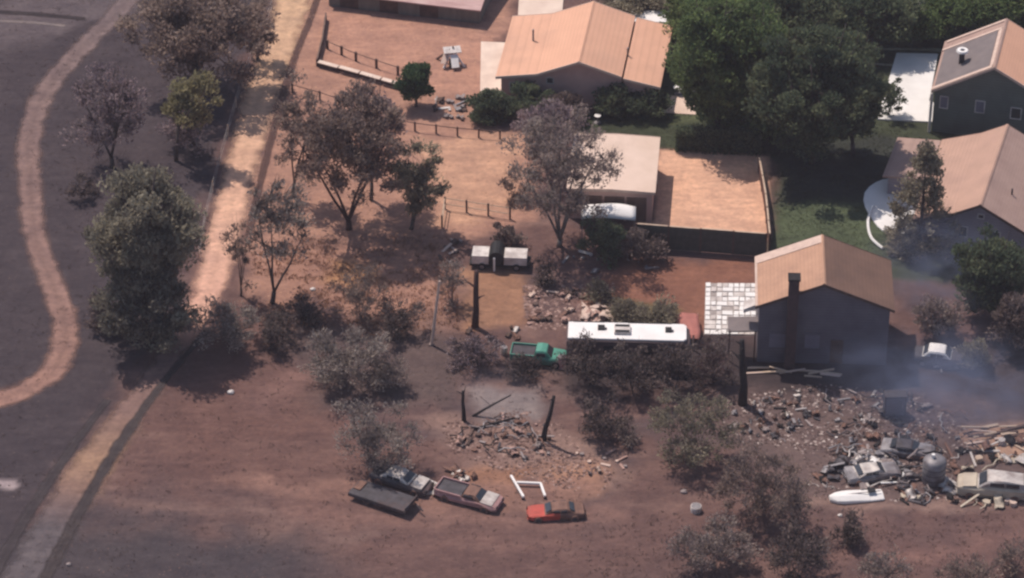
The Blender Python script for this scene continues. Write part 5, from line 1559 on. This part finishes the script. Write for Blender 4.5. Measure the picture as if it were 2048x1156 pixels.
scatter([(1920, 855), (2045, 838), (2045, 890), (1960, 895)], 16, ['wood_pale', 'trim_pale', 'wood_dark'], 'on the bright sand at the right edge', 'on the bright sand at the right edge', 16, (0.8, 1.8), ('board',), R(14))
scatter([(1840, 690), (1920, 690), (1920, 740), (1840, 745)], 10, ['metal_grey', 'white_dirty', 'metal_burnt'], 'around the car right of the dark house', 'around the car right of the dark house', 17, (0.4, 0.9))
scatter([(1130, 505), (1330, 505), (1300, 545), (1130, 545)], 14, ['ash', 'metal_grey', 'white_dirty'], 'in the shade below the big sparse tree', 'below the big sparse tree', 18, (0.35, 0.9))
scatter([(930, 660), (1040, 655), (1040, 690), (930, 700)], 10, ['rust', 'wood_dark', 'metal_pale'], 'left of the teal pickup', 'left of the teal pickup', 20, (0.4, 0.9))

car('burnt_car', 'crushed whitish car shell in the heap behind the boat hull', (1745, 952), R(12), 4.3, 1.75, 1.05, 'sedan', 'metal_grey', roof='metal_pale', sink=0.24)
car('burnt_car', 'flattened grey car shell between the cabinet and the tank', (1815, 905), R(-14), 4.2, 1.7, 0.95, 'sedan', 'metal_grey', roof='metal_burnt', sink=0.22)
scatter([(1470, 800), (1640, 770), (1660, 860), (1560, 880), (1465, 865)], 40, ['ash', 'metal_burnt', 'metal_grey', 'rust', 'char'], 'lying near the black trunk', 'lying near the black trunk', 31, (0.3, 0.9), ('pipe', 'sheet'))
scatter([(1650, 790), (1900, 790), (1920, 880), (1680, 890)], 50, ['ash', 'metal_grey', 'metal_burnt', 'rust', 'char'], 'strewn under the smoke', 'strewn under the smoke', 32, (0.4, 1.5), ('pipe', 'sheet', 'pipe'))
scatter([(1610, 985), (1690, 900), (1900, 890), (1910, 1000), (1760, 990)], 56, ['metal_pale', 'metal_grey', 'ash', 'metal_burnt', 'char'], 'tangled round the grey tank', 'tangled round the grey tank', 33, (0.5, 1.7), ('pipe', 'sheet', 'pipe'))
scatter([(1900, 900), (2046, 880), (2046, 1010), (1920, 1010)], 30, ['metal_pale', 'khaki', 'rust', 'char'], 'round the khaki pickup', 'round the khaki pickup', 34, (0.5, 1.5), ('pipe', 'sheet'))
scatter([(900, 860), (1000, 825), (1090, 850), (1120, 900), (1040, 920)], 24, ['rust', 'ash', 'metal_grey', 'char'], 'in the pink rubble', 'in the pink rubble', 35, (0.5, 1.4), ('pipe',))

# single landmarks of the foreground
def boulder(label, px, m_, s):
    o = empty('boulder', P(*px))
    tag(o, label, 'rock')
    bm = bmesh.new()
    bmesh.ops.create_icosphere(bm, subdivisions=2, radius=s)
    for v in bm.verts:
        k = 1 + 0.35 * mnoise.noise(v.co * 1.9 / s)
        v.co = Vector((v.co.x * k, v.co.y * k * 0.8, v.co.z * k * 0.6 + s * 0.3))
    me = bpy.data.meshes.new('rock')
    bm.to_mesh(me); bm.free()
    me.materials.append(M[m_])
    r_ = inst(me, 'rock', o)


boulder('single pale rock on the brown slope below the road', (462, 786), 'white_dirty', 0.3)
boulder('pale rock beside the large olive shrub', (1368, 985), 'ash', 0.28)
boulder('small pale rock at the bottom left edge', (138, 1130), 'ash', 0.22)
boulder('pale rock at the front of the brown olive shrub', (1680, 1032), 'white_dirty', 0.2)
boulder('pale rock at the left of the motorhome heap', (626, 580), 'white_dirty', 0.25)


def crumbs(name, label, pix, n, size, material, seed, squash=0.5, skew=1.0):
    r = np.random.default_rng(seed)
    poly = np.array(gp(pix))
    lo, hi = poly.min(0), poly.max(0)
    Q = r.uniform(lo, hi, (n * 3, 2))
    Q = Q[poly_sd(Q[:, 0], Q[:, 1], poly) > 0][:n]
    Q = Q[(vnoise(Q[:, 0], Q[:, 1], 1.6, seed + 9) + 0.25 * r.random(len(Q))) > 0.42]
    k = len(Q)
    base = np.array([[-1, -0.6, 0], [1, -0.7, 0], [0.2, 1, 0], [0.05, 0, 1.0]])
    ang = r.uniform(0, 6.28, k)
    s = size * r.uniform(0.4, 1.6, k) ** 1.5
    c, sn = np.cos(ang)[:, None], np.sin(ang)[:, None]
    X = (base[None, :, 0] * c - base[None, :, 1] * sn) * s[:, None] + Q[:, 0:1]
    Y = (base[None, :, 0] * sn + base[None, :, 1] * c) * s[:, None] + Q[:, 1:2]
    Z = base[None, :, 2] * s[:, None] * squash * r.uniform(0.5, 1.4, (k, 1)) - 0.005
    V = np.stack([X, Y, Z], -1).reshape(-1, 3)
    f = np.array([[0, 1, 3], [1, 2, 3], [2, 0, 3]])
    F = (np.arange(k)[:, None, None] * 4 + f[None]).reshape(-1, 3)
    o = bpy.data.objects.new(name, np_mesh(name, V, F, material, np.repeat(r.random(k) ** skew, 3)))
    COL.objects.link(o)
    tag(o, label, kind='stuff')
    return o


M['crumb'] = leafmat('crumb', (0.07, 0.048, 0.045), (0.19, 0.13, 0.12), (0.50, 0.42, 0.38), 0.0)
M['crumb_pink'] = leafmat('crumb_pink', (0.08, 0.05, 0.045), (0.20, 0.125, 0.11), (0.38, 0.26, 0.22), 0.0)
M['clod'] = leafmat('clod', (0.09, 0.06, 0.055), (0.135, 0.085, 0.077), (0.19, 0.125, 0.11), 0.0)
M['clod_tan'] = leafmat('clod_tan', (0.22, 0.12, 0.08), (0.40, 0.22, 0.15), (0.52, 0.31, 0.21), 0.0)
M['grass_dead'] = leafmat('grass_dead', (0.085, 0.065, 0.06), (0.13, 0.095, 0.085), (0.19, 0.14, 0.12), 0.4)
M['brush'] = leafmat('brush', (0.10, 0.075, 0.068), (0.19, 0.125, 0.11), (0.28, 0.20, 0.165), 0.4)
M['grass_green'] = leafmat('grass_green', (0.055, 0.062, 0.04), (0.08, 0.09, 0.052), (0.105, 0.12, 0.065), 0.3)
crumbs('rubble', 'fine broken rubble of the burnt house', [(1440, 800), (1620, 765), (1850, 790), (1960, 880), (1930, 1005), (1640, 1005), (1600, 900), (1450, 880)], 8000, 0.095, M['crumb'], 1, skew=2.6)
crumbs('rubble', 'fine pink rubble by the leaning trunk', [(880, 850), (1000, 815), (1110, 830), (1160, 900), (1230, 940), (1200, 1000), (1000, 940), (900, 905)], 2600, 0.10, M['crumb_pink'], 2, skew=1.6)
crumbs('rubble', 'fine rubble left behind the motorhome', [(1045, 570), (1230, 565), (1230, 655), (1050, 660)], 1500, 0.12, M['crumb_pink'], 3)
crumbs('clods', 'loose clods and stones on the burnt foreground', [(230, 880), (480, 700), (900, 640), (1130, 790), (1300, 960), (1600, 1010), (2100, 1010), (2100, 1240), (-50, 1240)], 5000, 0.05, M['clod'], 4)
crumbs('clods', 'loose clods on the blackened left ground', [(-60, -60), (540, -60), (420, 340), (330, 700), (90, 1000), (-60, 1200)], 1500, 0.05, M['grass_dead'], 5)
crumbs('clods', 'tan clods and stones in the upper yards', [(600, -20), (1060, 60), (1060, 440), (880, 480), (900, 660), (520, 640), (560, 200)], 4000, 0.06, M['clod_tan'], 6)


def tufts(name, label, pix, n, h, material, seed):
    r = np.random.default_rng(seed)
    poly = np.array(gp(pix))
    lo, hi = poly.min(0), poly.max(0)
    Q = r.uniform(lo, hi, (n * 3, 2))
    Q = Q[poly_sd(Q[:, 0], Q[:, 1], poly) > 0][:n]
    Q = Q[(vnoise(Q[:, 0], Q[:, 1], 2.4, seed + 3) * 0.7 + vnoise(Q[:, 0], Q[:, 1], 0.8, seed + 4) * 0.5) > 0.52]
    k = len(Q)
    m_ = 5
    ang = r.uniform(0, 6.28, (k, m_))
    hh = h * r.uniform(0.5, 1.5, (k, m_))
    sp = h * r.uniform(0.3, 1.0, (k, m_))
    wv = 0.035 * r.uniform(0.7, 1.6, (k, m_))
    cx = Q[:, None, 0] + r.normal(0, 0.10, (k, m_)); cy = Q[:, None, 1] + r.normal(0, 0.10, (k, m_))
    a = np.stack([cx - np.sin(ang) * wv, cy + np.cos(ang) * wv, np.full_like(cx, -0.01)], -1)
    b_ = np.stack([cx + np.sin(ang) * wv, cy - np.cos(ang) * wv, np.full_like(cx, -0.01)], -1)
    c = np.stack([cx + np.cos(ang) * sp, cy + np.sin(ang) * sp, hh], -1)
    V = np.stack([a, b_, c], 2).reshape(-1, 3)
    F = np.arange(len(V)).reshape(-1, 3)
    o = bpy.data.objects.new(name, np_mesh(name, V, F, material, np.repeat(r.random(k), m_)))
    COL.objects.link(o)
    return tag(o, label, kind='stuff')


tufts('dead_grass', 'singed dead grass on the brown foreground', [(230, 880), (470, 700), (900, 640), (1130, 790), (1300, 960), (1600, 1010), (2100, 1010), (2100, 1240), (-50, 1240)], 3500, 0.08, M['grass_dead'], 1)
tufts('dead_grass', 'singed stubble on the blackened left ground', [(-60, -60), (540, -60), (420, 340), (330, 700), (90, 1000), (-60, 1200)], 2500, 0.08, M['grass_dead'], 2)
tufts('dead_grass', 'taller dry brush along the lower right edge', [(1180, 1060), (1340, 1010), (1620, 1040), (2100, 1025), (2100, 1240), (1150, 1240)], 1400, 0.09, M['brush'], 7)
tufts('dead_grass', 'dry grass on the orange soil', [(500, 480), (900, 470), (920, 660), (700, 680), (520, 660)], 3500, 0.15, M['clod_tan'], 3)
tufts('lawn', 'green lawn grass between the houses', [(1300, 60), (2100, 60), (2100, 520), (1560, 540), (1545, 310), (1330, 300), (1060, 280), (1080, 245)], 16000, 0.06, M['grass_green'], 4)

# ------------------------------------------------------------------ smoke


def smoke(label, px, size, dens, seed, color=(0.36, 0.42, 0.60), zc=2.5, rz=0.0, lo=0.42, hi=0.75):
    p = P(*px)
    bm = bmesh.new()
    bmesh.ops.create_icosphere(bm, subdivisions=3, radius=1.0)
    me = bpy.data.meshes.new('smoke')
    bm.to_mesh(me); bm.free()
    o = bpy.data.objects.new('smoke', me)
    COL.objects.link(o)
    o.location = (p.x, p.y, zc)
    o.scale = size
    o.rotation_euler = (0, 0, rz)
    m = bpy.data.materials.new('smoke')
    m.use_nodes = True
    t = m.node_tree
    t.nodes.remove(t.nodes['Principled BSDF'])
    pv = N(t, 'ShaderNodeVolumePrincipled')
    pv.inputs['Color'].default_value = (*color, 1)
    pv.inputs['Anisotropy'].default_value = 0.1
    tc = N(t, 'ShaderNodeTexCoord')
    ln = N(t, 'ShaderNodeVectorMath', operation='LENGTH')
    t.links.new(tc.outputs['Object'], ln.inputs[0])
    mr = N(t, 'ShaderNodeMapRange', interpolation_type='SMOOTHSTEP')
    mr.inputs[1].default_value, mr.inputs[2].default_value, mr.inputs[3].default_value, mr.inputs[4].default_value = 0.25, 1.0, 1.0, 0.0
    t.links.new(ln.outputs['Value'], mr.inputs[0])
    ns = N(t, 'ShaderNodeTexNoise')
    ns.inputs['Scale'].default_value = 2.1
    ns.inputs['Detail'].default_value = 5
    ns.inputs['Distortion'].default_value = 0.8
    mp = N(t, 'ShaderNodeMapping')
    mp.inputs['Location'].default_value = (seed, seed * 2.3, 0)
    t.links.new(tc.outputs['Object'], mp.inputs[0]); t.links.new(mp.outputs[0], ns.inputs['Vector'])
    nm = N(t, 'ShaderNodeMapRange')
    nm.inputs[1].default_value, nm.inputs[2].default_value = lo, hi
    t.links.new(ns.outputs[0], nm.inputs[0])
    mu = N(t, 'ShaderNodeMath', operation='MULTIPLY')
    t.links.new(mr.outputs[0], mu.inputs[0]); t.links.new(nm.outputs[0], mu.inputs[1])
    m2 = N(t, 'ShaderNodeMath', operation='MULTIPLY')
    t.links.new(mu.outputs[0], m2.inputs[0]); m2.inputs[1].default_value = dens
    t.links.new(m2.outputs[0], pv.inputs['Density'])
    t.links.new(pv.outputs[0], t.nodes['Material Output'].inputs['Volume'])
    me.materials.append(m)
    return tag(o, label, kind='stuff')


smoke('blue smoke drifting over the rubble right of the dark house', (1900, 838), (9.5, 9.0, 4.4), 0.19, 1.0, zc=3.0, lo=0.38, hi=0.72)
smoke('thin blue smoke hanging in front of the dark house', (1780, 800), (8.5, 5.5, 3.8), 0.17, 4.0, zc=2.6)
smoke('faint smoke over the shaded yard right of the dark house', (1870, 590), (8.0, 9.0, 4.0), 0.19, 7.0, zc=3.0)
smoke('faint smoke over the charred stump', (985, 815), (4.5, 4.0, 2.0), 0.10, 9.0, zc=1.6, color=(0.45, 0.42, 0.48))

# ------------------------------------------------------------------ thin smoky air over the whole place
hz = MB().box((0, 0, 86), (6600, 6600, 176)).build('haze', None)
hm = bpy.data.materials.new('haze')
hm.use_nodes = True
ht = hm.node_tree
ht.nodes.remove(ht.nodes['Principled BSDF'])
hv = ht.nodes.new('ShaderNodeVolumePrincipled')
hv.inputs['Color'].default_value = (0.86, 0.82, 0.95, 1)
hv.inputs['Density'].default_value = 0.00013
ht.links.new(hv.outputs[0], ht.nodes['Material Output'].inputs['Volume'])
hz.data.materials.clear()
hz.data.materials.append(hm)
tag(hz, 'thin smoky haze in the air', kind='stuff')
